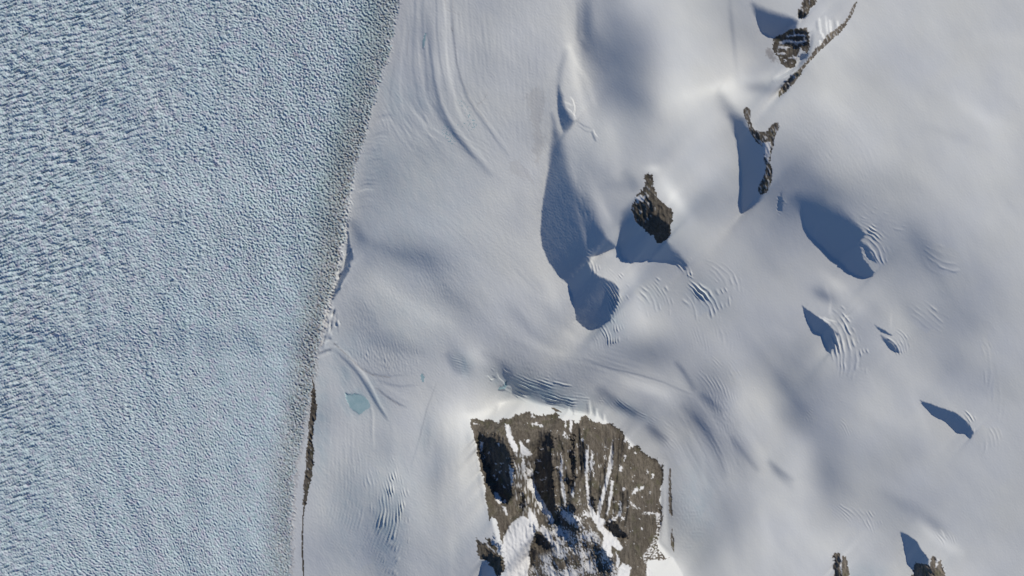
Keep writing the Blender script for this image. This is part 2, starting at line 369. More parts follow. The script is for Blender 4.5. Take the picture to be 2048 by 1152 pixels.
# ---- rock and relief of the massif
F_OUT = [(940, 840), (950, 838), (965, 843), (985, 838), (997, 846), (1005, 835), (1018, 840), (1024, 836), (1030, 828), (1044, 827), (1058, 824), (1070, 830), (1095, 830), (1110, 825),
         (1124, 836), (1132, 840), (1140, 838), (1150, 845), (1160, 846), (1164, 834), (1172, 830), (1180, 840), (1195, 845), (1206, 850), (1220, 847), (1234, 853), (1245, 864), (1255, 880), (1265, 892), (1280, 895), (1290, 908), (1305, 918),
         (1318, 917), (1320, 930), (1330, 926), (1328, 950), (1325, 975), (1321, 1000), (1326, 1030), (1325, 1055), (1314, 1085), (1322, 1105), (1341, 1119), (1320, 1122), (1296, 1120), (1292, 1128), (1305, 1140),
         (1302, 1160), (1295, 1216), (1012, 1216), (1014, 1150), (1010, 1120), (1006, 1098), (1000, 1070), (993, 1040), (985, 1032), (980, 1045), (979, 1030), (975, 1012), (970, 1000), (971, 975),
         (966, 955), (958, 930), (955, 905), (951, 880), (943, 860)]
# general lean of the face
tone([(930, 828, 10), (1100, 812, 8), (1200, 838, 5), (1238, 860, 5), (1286, 908, 4), (1324, 930, 4), (1322, 1010, 4), (1318, 1085, 4), (1345, 1118, 6), (1345, 1216, 8), (1010, 1216, 8), (985, 1060, 8), (940, 860, 10)], 214, 10)
tone([(1095, 1030), (1160, 1050), (1215, 1090), (1240, 1216), (1060, 1216), (1068, 1110)], 176, 10)
tone([(1010, 1050), (1040, 1035), (1062, 1040), (1070, 1080), (1055, 1130), (1060, 1216), (1012, 1216), (1008, 1100)], 196, 8)
tone([(1292, 1122), (1345, 1118), (1362, 1150), (1358, 1216), (1290, 1216)], 246, 6)
tone([(1000, 808), (1050, 800), (1100, 818), (1130, 826), (1160, 828), (1190, 832), (1215, 850), (1130, 845), (1060, 830), (1000, 838)], 236, 11)
tone([(1195, 1060), (1235, 1075), (1248, 1100), (1262, 1140), (1235, 1150), (1212, 1110)], 242, 4)
tone([(1318, 918), (1336, 925), (1334, 1010), (1338, 1095), (1322, 1085), (1328, 1000)], 184, 5)
tone([(946, 880), (957, 930), (968, 990), (988, 1060), (1004, 1110), (994, 1100), (972, 1040), (955, 960)], 186, 4)
for pts, g in [
    ([(958, 868, 5), (985, 872, 8), (1008, 886, 10), (1022, 912, 6), (1026, 945, 3), (1022, 975, 2), (1026, 1000, 2), (1016, 1010, 3), (1000, 992, 4), (986, 972, 4), (976, 940, 4), (966, 912, 4), (958, 890, 4)], 50),
    ([(1082, 870, 16), (1104, 866, 6), (1106, 950, 1.2), (1110, 1000, 1.5), (1112, 1030, 2), (1090, 1010, 6), (1078, 985, 10), (1068, 940, 16)], 110),
    ([(1098, 925, 12), (1105, 930, 1.5), (1107, 970, 1.2), (1111, 1005, 1.5), (1116, 1032, 2), (1108, 1040, 3), (1092, 1020, 4), (1080, 995, 5), (1080, 970, 12)], 45),
    ([(985, 905, 3), (1000, 900, 5), (1012, 930, 4), (1018, 965, 3), (1022, 995, 2), (1014, 1004, 3), (1004, 985, 3), (990, 950, 4)], 40),
    ([(1040, 985, 3), (1052, 990, 2), (1056, 1010, 2), (1048, 1022, 2), (1040, 1008, 3)], 120),
    ([(1122, 1012), (1142, 1008), (1150, 1028), (1153, 1060), (1149, 1092), (1137, 1080), (1127, 1058), (1116, 1040)], 50),
    ([(1146, 866, 1), (1151, 900, 1), (1153, 935, 1), (1149, 970, 1), (1145, 940, 1), (1142, 900, 1)], 60),
    ([(1133, 950, 2), (1142, 960, 2), (1148, 972, 2), (1145, 986, 2), (1138, 978, 2)], 50),
    ([(1184, 985, 2), (1192, 1005, 2), (1194, 1022, 2), (1186, 1018, 2), (1180, 1000, 2)], 50),
    ([(1212, 1040, 2), (1228, 1046, 2), (1246, 1062, 2), (1254, 1078, 3), (1240, 1072, 2), (1222, 1064, 2)], 70),
    ([(1190, 1086, 2), (1200, 1095, 2), (1222, 1115, 2), (1232, 1130, 3), (1215, 1140, 3), (1196, 1125, 3), (1188, 1105, 3)], 90),
    ([(1070, 1068, 2), (1090, 1070, 2), (1100, 1086, 2), (1108, 1094, 2), (1092, 1096, 2), (1076, 1086, 2)], 50),
    ([(1058, 1095, 2), (1070, 1092, 2), (1076, 1120, 2), (1070, 1138, 2), (1060, 1136, 2)], 120),
    ([(1060, 1046, 3), (1070, 1052, 2), (1074, 1066, 2), (1066, 1062, 2)], 120),
    ([(983, 1070, 2), (992, 1078, 2), (1002, 1096, 2), (1006, 1108, 2), (998, 1100, 2), (988, 1086, 2)], 95),
    ([(960, 1112, 3), (980, 1108, 3), (998, 1112, 2), (1006, 1128, 2), (1002, 1144, 2), (994, 1148, 2), (984, 1128, 2), (968, 1120, 2)], 45),
    # nunataks
    ([(1306, 432, 1.5), (1316, 425, 3), (1322, 440, 5), (1338, 450, 3), (1340, 470, 3), (1330, 486, 3), (1312, 486, 2), (1300, 466, 2), (1285, 455, 1.5)], 45),
    ([(1265, 405, 3), (1290, 392, 4), (1306, 410, 3), (1303, 428, 2), (1284, 452, 2), (1268, 440, 3)], 118),
    ([(1548, 70, 3), (1600, 58, 2), (1615, 62, 2), (1618, 90, 3), (1600, 92, 5), (1560, 84, 4)], 95),
    ([(1590, 82, 2), (1602, 84, 2), (1600, 98, 3), (1590, 94, 3)], 60),
    ([(1598, 112, 2), (1616, 104, 2), (1612, 116, 2), (1602, 116, 2)], 60),
    ([(1567, 166, 2), (1580, 152, 3), (1595, 146, 2), (1588, 162, 2), (1574, 168, 2)], 55),
    ([(1560, 172, 2), (1582, 168, 2), (1578, 176, 4), (1562, 180, 3)], 110),
    ([(1596, 20, 2), (1606, 24, 2), (1612, 36, 2), (1600, 36, 2)], 80),
    ([(1828, 1128, 2), (1850, 1126, 2), (1858, 1130, 2), (1864, 1152, 2), (1860, 1216, 2), (1822, 1216, 2)], 92),
    ([(1667, 1112, 2), (1680, 1118, 2), (1682, 1216, 1.5), (1668, 1216, 2)], 108),
    ([(1512, 370, 2), (1524, 360, 2), (1530, 372, 2), (1526, 390, 2), (1516, 388, 2)], 90),
    ([(1864, 1118, 2), (1880, 1118, 2), (1888, 1135, 2), (1896, 1216, 2), (1872, 1216, 2)], 195),
    ([(1685, 1112, 2), (1692, 1112, 2), (1700, 1150, 2), (1698, 1216, 2), (1686, 1216, 2)], 190),
]:
    tone(pts, g, soft=3.0, warp=3.4 if pts[0][0] < 1250 else 1.8)
# wind-scoured flutes above the face
for x, y, L, dg in [(1138, 812, 26, 30), (1146, 816, 22, -26), (1180, 800, 30, 40), (1174, 806, 26, -24), (1188, 814, 22, -22), (1194, 816, 22, 30), (1204, 826, 18, -20), (1209, 828, 18, 26),
                    (1639, 35, 34, 52), (1632, 40, 22, -18), (1652, 30, 40, 30), (1660, 38, 32, 44), (1668, 36, 22, -16), (1675, 40, 18, 26), (1645, 66, 12, 50), (1640, 80, 12, 60)]:
    stroke([(x, y), (x + 1, y + L * .5), (x + 3, y + L)], 2.2, dg)
stroke([(1545, 160), (1568, 152), (1590, 138), (1600, 128)], 4, 50)
stroke([(1625, 60), (1622, 90), (1616, 118)], 4, -26)
for i in range(95):                      # fluting of the rock face, falling north
    r = np.random.RandomState(700 + i)
    x = 1108 + 150 * r.rand(); y = 850 + 110 * r.rand() + max(0, (x - 1230) * .9); L = 22 + 100 * r.rand()
    sk = (x - 1200) * -.14
    stroke([(x, y), (x + sk * .4 + r.randn() * 2, y + L * .5), (x + sk, y + L)], 1.6 + 1.6 * r.rand(), (-40 if i % 2 else 14) * (.4 + r.rand()) * (1.7 if i % 7 == 1 else 1))
for i in range(30):
    r = np.random.RandomState(800 + i)
    x = 1100 + 130 * r.rand(); y = 1040 + 100 * r.rand(); L = 22 + 34 * r.rand()
    stroke([(x, y), (x + L * .3, y + L)], 2.2, (-34 if i % 2 else 24))

T = (lin(np.clip(G, 20, 250)) - .10) / (float(lin(165)) - .10)
T = np.clip(T, -.35, 2.05)
sinE, cosE = math.sin(SUN_EL), math.cos(SUN_EL)
slope = -np.tan(np.arcsin(np.clip(T * sinE, -.25, .985)) - SUN_EL)      # dh/ds towards the sun
slope = np.clip(slope, -1.3, .72)
fade = ss(0, 50, XX - X0) * ss(0, 50, X1 - XX) * ss(0, 50, YY - Y0) * ss(0, 50, Y1 - YY)
slope = slope * fade


def integrate(g):
    py, px = 1024, 1728
    buf = np.zeros((py, px)); buf[:NY, :NX] = g
    ky = np.fft.fftfreq(py, STEP)[:, None] * 2 * math.pi
    kx = np.fft.rfftfreq(px, STEP)[None, :] * 2 * math.pi
    ks = kx * SX + ky * SY
    kp = -kx * SY + ky * SX
    H = -1j * ks * np.fft.rfft2(buf) / (ks ** 2 + .035 * kp ** 2 + (2 * math.pi / 1500) ** 2)
    H[0, 0] = 0
    return np.fft.irfft2(H, s=(py, px))


def shade_slope(h):
    gy, gx = np.gradient(h, STEP)
    return gx * SX + gy * SY


# a second pass puts back what the first, smooth solution could not hold
tgt = slope.copy()
gcur = slope.copy()
for it in range(3):
    Hfull = integrate(gcur)
    got = shade_slope(Hfull)[:NY, :NX]
    if it < 2:
        gcur = gcur + np.clip(tgt - got, -.5, .5) * .8 * fade
H = Hfull[:NY, :NX].copy()

# ------------------------------------------------------------------ finer relief


def unit_slope(n):
    return n / max(1e-6, shade_slope(n).std())


# the big glacier: long crevasses in the west, chopped ice in the middle, fine rubble by the margin
gl = ss(6, -6, DE)
xw = XX + 18 * W1
cA = ss(500, 210, xw + (YY - 100) * .27)
strong = fnoise(70, 1.6, -27, seed=23)


def chop(lam, an, ang, seed):
    a_ = fnoise(lam, an, ang, seed=seed, bw=.55)
    b_ = fnoise(max(3.7, lam * .62), an * .75, ang + 8, seed=seed + 50, bw=.6)
    c_ = fnoise(lam * 1.7, an, ang, seed=seed + 51, bw=.6)
    n = a_ + .5 * b_ + .22 * c_
    n = n - .30 * np.abs(n)
    return unit_slope(n)


spk = unit_slope(fnoise(4.4, 1.3, -30, seed=33, bw=.5))
gA = (chop(6.8, 5.4, -27, 21) * .285 + .17 * spk) * (1 + .08 * np.clip(strong, -1.5, 2))
mixo = ss(-.8, .8, fnoise(80, seed=26) - (YY - 350) / 500)
gB = (chop(5.4, 2.8, -30, 24) * mixo + chop(5.4, 2.2, 4, 25) * (1 - mixo)) * .33 + .19 * spk
lowr = ss(480, 900, YY)
gC = (chop(4.5, 1.9, -46, 27) * (1 - lowr) + chop(4.3, 2.0, -82, 28) * lowr) * .33 + .16 * spk
gD = unit_slope(fnoise(4.4, 1.3, -20, seed=29, bw=.6)) * .16
cC = ss(330, 560, xw + (YY - 400) * .22)
cM = ss(-70, -8, DE)
amp = 1 - .35 * ss(300, 560, xw) * ss(380, 800, YY) - .15 * ss(400, 1000, YY)
gbase = (gA * cA + gB * (1 - cA) * (1 - cC * .85) + gC * (1 - cA) * cC)
ice = (gbase * (1 - .35 * cM) * amp + gD * (.55 + .5 * cM))
blk = unit_slope(-np.abs(fnoise(9, 1.2, 0, seed=30))) * .34
ice = ice + blk * ss(-60, -18, DE) * (.7 - .35 * ss(850, 1000, YY))
ice = ice + .022 * unit_slope(fnoise(90, 2.2, 75, seed=31)) + .02 * unit_slope(fnoise(45, 1.5, 75, seed=32))
H = H + ice * gl
# the margin stands a little above the side glaciers
H = H + 5.0 * ss(8, -10, DE) * ss(330, 430, YY) * ss(720, 640, YY) + 1.0 * ss(8, -8, DE)

# snow: sastrugi and faint ripples
sn = 1 - gl
quiet = ss(1150, 1250, XX)
H = H + sn * ((.024 - .013 * quiet) * unit_slope(fnoise(5, 1.5, 60, seed=40)) + (.010 - .006 * quiet) * unit_slope(fnoise(14, 2, 70, seed=41)) + .004 * unit_slope(fnoise(40, 2, 50, seed=42)))
for x, y, rx, ry, a, gr, k in [(900, 80, 110, 130, 0, 86, .05), (820, 230, 70, 60, 30, 60, .055), (960, 230, 50, 90, -25, 60, .045), (1050, 150, 60, 160, 0, 88, .03), (720, 780, 60, 80, -30, 58, .05), (690, 900, 60, 130, 0, 90, .035),
                          (880, 900, 50, 120, 0, 90, .02), (950, 480, 160, 120, 30, 42, .018), (1420, 880, 90, 120, 0, 62, .03), (1250, 740, 120, 40, 15, 18, .03), (735, 320, 30, 90, 0, 5, .03)]:
    th = math.radians(a); r_ = 2.2 * max(rx, ry); sl = box(x - r_, y - r_, x + r_, y + r_)
    u = (XX[sl] - x) * math.cos(th) + (YY[sl] - y) * math.sin(th); v = -(XX[sl] - x) * math.sin(th) + (YY[sl] - y) * math.cos(th)
    fl_ = fnoise(11, 9, gr, seed=int(x + y), shape=XX[sl].shape, bw=.8)
    H[sl] += sn[sl] * .7 * k * fl_ / shade_slope(fl_).std() * np.exp(-((u / rx) ** 2 + (v / ry) ** 2) * 1.2)
rip = unit_slope(fnoise(5.5, 2.6, 80, seed=43, bw=.35)) * .055
ripw = np.zeros_like(H)
for x, y, rx, ry, a, k in [(760, 715, 60, 24, 10, 1.6), (730, 640, 30, 60, 0, .9), (800, 600, 110, 40, 30, .5), (700, 300, 26, 90, -15, .7), (1375, 1040, 40, 60, 0, .5), (870, 560, 60, 50, 0, .6),
                          (1060, 740, 60, 16, 20, .7), (1440, 820, 20, 60, -20, .8), (640, 1000, 30, 120, 0, .4), (1700, 340, 160, 60, 40, .25), (1650, 250, 90, 60, 0, .25)]:
    th = math.radians(a); u = (XX - x) * math.cos(th) + (YY - y) * math.sin(th); v = -(XX - x) * math.sin(th) + (YY - y) * math.cos(th)
    ripw = np.maximum(ripw, k * np.exp(-((u / rx) ** 2 + (v / ry) ** 2)))
H = H + rip * ripw * sn

# crevasse fields: centre, half sizes, tilt, grain direction, spacing, strength, relief of crest or crack, label
FIELDS = [
    (1230, 606, 18, 54, -10, 66, 6.5, .40, 1, 'fan of short crevasses down the eastern lip of the long dark hollow'),
    (1308, 592, 32, 27, 25, 58, 9, .30, 1, 'patch of slanting snow crevasses due south of the pear-shaped nunatak'),
    (1408, 594, 38, 32, 35, 56, 10, .46, 1, 'bold curved crevasses on the snow slope, widest field south-east of the pear-shaped nunatak'),
    (1364, 530, 22, 15, 40, 52, 8, .34, 1, 'few curved crevasses at the end of the shadow of the pear-shaped nunatak'),
    (1748, 490, 24, 42, -25, 47, 9, .34, 1, 'wavy crevasses along the eastern tip of the leaf-shaped blue shadow'),
    (1688, 690, 28, 58, -14, 76, 10, .46, 1, 'long parallel crevasses streaming south from the small wedge-shaped shadow'),
    (1797, 686, 20, 20, 0, 52, 7, .38, 1, 'small bunch of crevasses beside two thin sliver shadows'),
    (1930, 846, 18, 20, -35, 62, 6, .36, 1, 'broken crevassed edge above the slim fish-shaped shadow'),
    (1978, 878, 26, 24, 0, 84, 9, .26, 1, 'upright crevasses east of the slim fish-shaped shadow'),
    (1852, 634, 34, 26, 30, 36, 12, .15, 1, 'faint feathered crevasses on the open eastern snowfield north of the fish-shaped shadow'),
    (1885, 520, 40, 26, 20, 24, 13, .13, 1, 'faint fanned crevasses east of the leaf-shaped blue shadow'),
    (1976, 735, 12, 62, -5, 84, 9, .12, 1, 'thin nearly straight crevasses running down near the right edge of the view'),
    (1708, 1035, 52, 18, 22, 52, 6.5, .20, 1, 'low crevassed step in the snow north of the twin-fingered rock'),
    (1620, 838, 11, 15, 0, 68, 5.5, .22, 1, 'tiny cluster of crevasses at the foot of the dark hollow, western one of two'),
    (1688, 858, 17, 18, 0, 62, 6.5, .18, 1, 'tiny cluster of crevasses at the foot of the dark hollow, eastern one of two'),
    (778, 1045, 32, 96, 3, 97, 6.5, .46, 1, 'coarse blue icefall of steep crevasses west of the rock massif, at the lower edge'),
    (712, 1025, 56, 110, 0, 103, 7.0, .15, 1, 'finely lined crevassed ice between the icefall and the margin moraine'),
    (1086, 784, 80, 26, 18, 18, 6.5, .52, 1, 'teal icefall wrapping round the northern brow of the rock massif'),
    (1255, 822, 50, 13, 24, 38, 5.5, .20, 1, 'thin crevassed trough above the north-east brow of the rock massif'),
    (922, 728, 16, 26, -30, 12, 4.6, .16, 1, 'small round crevassed hollow north-west of the rock massif'),
    (1440, 770, 40, 50, -30, 62, 6.5, .15, 1, 'weakly crevassed slope in the middle of the long southward snow stream'),
    (1350, 880, 50, 34, 45, 52, 6, .07, 1, 'finely rippled ice east of the notched north-east brow of the massif'),
    (1892, 1072, 20, 14, 30, 58, 6, .20, 1, 'small crevassed step above the pale two-toothed rock at the lower edge'),
    (657, 655, 13, 44, 10, 112, 9, .48, 0, 'tumbled ice blocks where the side glacier meets the great glacier'),
    (684, 532, 8, 34, 18, 108, 9, .46, 0, 'jagged ice steps in the narrow shaded gap beside the glacier margin'),
    (1212, 662, 28, 26, 0, 62, 6, .34, 1, None),
    (1175, 440, 14, 80, -14, 78, 9, .10, 0, None),
    (1410, 675, 66, 34, 10, 78, 7, .07, 1, None),
    (1560, 408, 5, 18, 0, 0, 7, .35, 0, None),
    (1440, 890, 70, 40, 60, 58, 8, .05, 1, None),
    (1370, 1050, 40, 60, 0, 5, 7, .05, 1, None),
    (1745, 445, 60, 24, 25, 34, 9, .12, 1, None),
    (1450, 560, 40, 24, 45, 56, 9, .14, 1, None),
    (1183, 528, 8, 26, -18, 68, 6, .40, 1, None),
    (765, 705, 70, 34, 8, 84, 5.4, .16, 1, None),
    (1720, 300, 140, 90, 30, 60, 11, .022, 1, None),
    (760, 230, 60, 60, -30, 62, 7, .06, 1, None),
    (745, 330, 30, 80, 0, 165, 8, .05, 1, None),
    (1990, 760, 20, 120, -4, 86, 12, .05, 1, None),
]
FIELD_WIN = []
for q, (x, y, rx, ry, tilt, grain, lam, k, kind, label) in enumerate(FIELDS):
    r = 1.9 * max(rx, ry)
    sl = box(x - r, y - r, x + r, y + r)
    sh = XX[sl].shape
    a = math.radians(tilt)
    px_ = XX[sl] + 3 * W1[sl]; py_ = YY[sl] + 3 * W2[sl]
    u = ((px_ - x) * math.cos(a) + (py_ - y) * math.sin(a)) / rx
    v = (-(px_ - x) * math.sin(a) + (py_ - y) * math.cos(a)) / ry
    rr = np.sqrt(u * u + v * v)
    m = ss(1.4, .35, rr + .18 * W1[sl])
    n = fnoise(lam * (1.7 if kind else 1.0), 5.0 if kind else 3.0, grain, seed=900 + q, bw=.35 if kind else .5, shape=sh)
    nb = fnoise(lam * (1.7 if kind else 1.0), 5.0 if kind else 3.0, grain + 16, seed=960 + q, bw=.35 if kind else .5, shape=sh)
    w_ = ss(-.5, .6, v + .25 * u)
    n = n * (1 - w_) + nb * w_
    if kind:
        ga = math.radians(grain)
        al = (XX[sl] - x) * math.cos(ga) + (YY[sl] - y) * math.sin(ga)
        ac = -(XX[sl] - x) * math.sin(ga) + (YY[sl] - y) * math.cos(ga) + .5 * W1[sl]
        R0 = max(rx, ry)
        ph = (ac + (-.24 if grain > 40 else .12) * al * al / R0) / lam + .28 * fnoise(70, 2.2, grain, seed=930 + q, shape=sh) + .065 * fnoise(24, 4, grain, seed=931 + q, shape=sh)
        wv = .5 + .5 * np.cos(2 * math.pi * ph)
        pat = wv ** 2.2 * np.clip(.8 + .45 * fnoise(lam * 5, 2.5, grain, seed=932 + q, shape=sh), .05, 1.6) * lam * .3 - .03 * lam * np.abs(n)
    else:
        pat = n - .35 * np.abs(n)
    pat = pat / max(1e-6, shade_slope(pat).std())
    patchy = .75 + .45 * np.clip(fnoise(40, 1.5, grain, seed=990 + q, shape=sh), -1, 1)
    H[sl] += pat * k * (.85 if k > .28 else .45) * m * patchy
    FIELD_WIN.append((sl, rr, np.where(rr < 1.0, pat - np.abs(pat).mean() * 0, 9.0)))

# ------------------------------------------------------------------ what each place is made of
RID = np.zeros((NY, NX), np.int32)       # 0 snowfield, 1 glacier, then things
SNOWY = np.ones((NY, NX), np.float32)    # 1 snow, 0 bare rock (for the rock meshes)
ICE = np.zeros((NY, NX), np.float32)     # bare blue ice
DEB = np.zeros((NY, NX), np.float32)     # rubble and dirt on the ice
RID[GL] = 1

names = {0: 'snow', 1: 'glacier'}
things = {}
nid = [2]


def new_thing(name, label, cat, mat, group=None, kind=None):
    i = nid[0]; nid[0] += 1
    things[i] = dict(name=name, label=label, cat=cat, mat=mat, group=group, kind=kind)
    return i


FIELD_OF = {}
for (sl, rr, pat), f in zip(FIELD_WIN, FIELDS):
    if f[9]:
        i = new_thing('crevasse_cluster', f[9], 'crevasses', 'snow', 'clusters of crevasses on the snow slopes')
        FIELD_OF[i] = (sl, pat)
        w = RID[sl]; w[(rr < 1.05) & (w == 0)] = i

rough = unit_slope(-np.abs(fnoise(17, 2.4, 78, seed=51))) * .34 + unit_slope(fnoise(8, 2.6, 62, seed=52)) * .16
flute = unit_slope(-np.abs(fnoise(12, 5.0, 88, seed=53))) * .26 + unit_slope(fnoise(6, 5.0, 90, seed=54)) * .18
blocky = unit_slope(-np.abs(fnoise(15, 2.0, 40, seed=55))) * .45


def rock(pts, name, label, cat='rock', rgh=1.0, fl=0.0, bl=0.3, lift=0.0, warp=2.2, mat='rock', group=None, kind=None):
    i = new_thing(name, label, cat, mat, group, kind)
    sl, m, sd = poly(pts, 2.0, warp * .75)
    inside = sd > 0
    RID[sl][inside] = i
    s = SNOWY[sl]; s[inside] = 0
    e = ss(0, 5, sd)
    H[sl] += e * (rough[sl] * rgh + flute[sl] * fl + blocky[sl] * bl) + lift * ss(0, 7, sd)
    return i


MASSIF = rock(F_OUT, 'rock_massif', 'large brown rock face streaked with snow gullies at the bottom of the view', 'mountain', .34, .40, .16, 0, 1.9)
SMALLG = rock([(948, 1073), (956, 1080), (968, 1085), (975, 1082), (969, 1074), (980, 1077), (990, 1090), (1000, 1107), (1010, 1117), (1013, 1125), (1008, 1141), (998, 1150), (992, 1148), (985, 1132),
               (975, 1122), (962, 1122), (956, 1105), (953, 1086)], 'rock_outcrop', 'dark hooked outcrop off the south-west corner of the rock massif', 'rock', .4, 0, .2)
PEAR = rock([(1290, 348), (1296, 346), (1300, 349), (1306, 348), (1306, 362), (1309, 378), (1313, 392), (1318, 400), (1330, 410), (1342, 418), (1347, 430), (1344, 440), (1341, 455), (1342, 468), (1334, 482), (1322, 486),
             (1310, 482), (1302, 470), (1285, 458), (1273, 448), (1268, 436), (1263, 414), (1270, 396), (1282, 380), (1290, 364)], 'nunatak',
            'pear-shaped dark nunatak standing alone in the middle snowfield, throwing a long blue shadow', 'rock', .45, 0, .25, 1.2, 1.6)
CURVE = rock([(1486, 219), (1493, 214), (1500, 219), (1501, 230), (1500, 240), (1503, 251), (1508, 259), (1520, 264), (1534, 262), (1545, 247), (1555, 244), (1560, 252), (1555, 264), (1550, 276), (1548, 290),
              (1544, 306), (1540, 324), (1545, 342), (1545, 360), (1541, 372), (1534, 386), (1522, 390), (1514, 382), (1520, 368), (1528, 350), (1532, 335), (1526, 318), (1528, 298), (1512, 284), (1502, 270), (1498, 258),
              (1492, 242), (1488, 230)], 'nunatak', 'thin speckled nunatak bent like a wishbone round a bowl of smooth snow', 'rock', .35, 0, .15, .3, 1.0)
TOPR = rock([(1594, 20), (1604, 12), (1608, -4), (1622, -30), (1640, -20), (1636, 4), (1622, 16), (1618, 26), (1614, 33), (1604, 38), (1596, 32)], 'rock_outcrop', 'small ragged outcrop cut off by the top edge of the view', 'rock', .4, 0, .2, .5)
LEDGE = rock([(1546, 78), (1560, 68), (1572, 64), (1582, 58), (1600, 56), (1614, 54), (1619, 70), (1620, 90), (1616, 108), (1604, 100), (1598, 108), (1594, 124), (1588, 137), (1574, 139), (1564, 130), (1554, 112),
              (1546, 100)], 'rock_outcrop', 'dark rounded outcrop banded with snow ledges, next to the long diagonal ridge', 'rock', .22, 0, .08, 0, 1.4)
RIDGE = rock([(1557, 196), (1558, 184), (1564, 174), (1570, 164), (1578, 154), (1594, 142), (1608, 128), (1618, 114), (1628, 102), (1630, 92), (1640, 94), (1650, 74), (1662, 64), (1676, 56), (1690, 42), (1699, 26), (1707, 12), (1715, 1),
              (1717, 5), (1710, 19), (1701, 38), (1690, 56), (1672, 74), (1652, 92), (1636, 108), (1620, 124), (1604, 144), (1592, 164), (1578, 178), (1564, 190)], 'rock_ridge',
             'long narrow rock ridge running diagonally at the top right', 'ridge', .35, 0, .15, .3, 1.0)
FINGER = rock([(1668, 1108), (1674, 1106), (1681, 1112), (1682, 1122), (1684, 1112), (1690, 1109), (1694, 1118), (1696, 1136), (1700, 1152), (1701, 1216), (1666, 1216), (1667, 1150)], 'rock_outcrop',
              'narrow twin-fingered rock cut by the bottom edge, western of the two there', 'rock', .5, .3, .2, 1.0)
TEETH = rock([(1832, 1119), (1836, 1125), (1848, 1127), (1858, 1127), (1860, 1130), (1862, 1118), (1868, 1111), (1872, 1116), (1876, 1124), (1880, 1116), (1884, 1126), (1891, 1152), (1896, 1216), (1818, 1216), (1824, 1152), (1830, 1130)],
             'rock_outcrop', 'half dark, half pale toothed rock at the bottom right, beside a blue wedge shadow', 'rock', .5, .3, .25, 1.0)
STRIP = rock([(1339, 938), (1343, 938), (1344, 970), (1345, 1010), (1347, 1030), (1345, 1036), (1339, 1026), (1337, 985)], 'rock_strip', 'thin grey strip of rock east of the massif, upper of two', 'rock', .5, 0, .2, 0, 1.0)
STRIP2 = rock([(1344, 1052), (1346, 1066), (1350, 1080), (1350, 1095), (1350, 1112), (1345, 1100), (1341, 1084), (1343, 1068)], 'rock_strip', 'thin grey strip of rock east of the massif, lower spindle-shaped one', 'rock', .5, 0, .2, 0, 1.0)
BIT = rock([(1102, 815), (1112, 817), (1119, 822), (1126, 828), (1118, 827), (1110, 823)], 'rock_outcrop', 'tiny dark rock sliver on the snow rim north of the massif', 'rock', .5, 0, .2, 0, .8)
MOR = rock([(626, 742), (629, 765), (631, 790), (634, 812), (632, 838), (628, 850), (627, 868), (626, 886), (628, 906), (628, 930), (625, 952), (620, 968), (617, 984), (614, 1002), (611, 1014), (606, 1012), (606, 990), (608, 965), (611, 930),
            (612, 905), (615, 880), (617, 850), (622, 812), (623, 785), (625, 765)], 'moraine_ridge', 'dark spindly moraine ridge lying along the margin of the great glacier', 'moraine', .5, 0, .5, 1.2, 1.4)
TAIL = rock([(606, 1014), (610, 1014), (607, 1050), (607, 1100), (609, 1152), (611, 1216), (608, 1216), (605, 1152), (603, 1100), (603.5, 1050)], 'moraine_ridge', 'hair-thin dark line of rubble trailing south from the spindly moraine', 'moraine', .5, 0, .3, .4, .5)
DARKS = {PEAR: .55, MOR: .40, TAIL: .5}

# snow lying on rock ---------------------------------------------------------
snowm = np.zeros((NY, NX), np.float32)


def snow_on(pts, soft=.8, warp=1.0, k=1.0):
    sl, m, sd = poly(pts, soft, warp)
    snowm[sl] = np.maximum(snowm[sl], m * k)


def snow_dot(x, y, rx, ry, rot=0):
    r = 2.2 * max(rx, ry) + 3
    sl = box(x - r, y - r, x + r, y + r)
    a = math.radians(rot)
    px_ = XX[sl] + 1.1 * W3[sl]; py_ = YY[sl] + 1.1 * W4[sl]
    u = ((px_ - x) * math.cos(a) + (py_ - y) * math.sin(a)) / rx
    v = (-(px_ - x) * math.sin(a) + (py_ - y) * math.cos(a)) / ry
    snowm[sl] = np.maximum(snowm[sl], ss(1.35, .75, np.sqrt(u * u + v * v)))


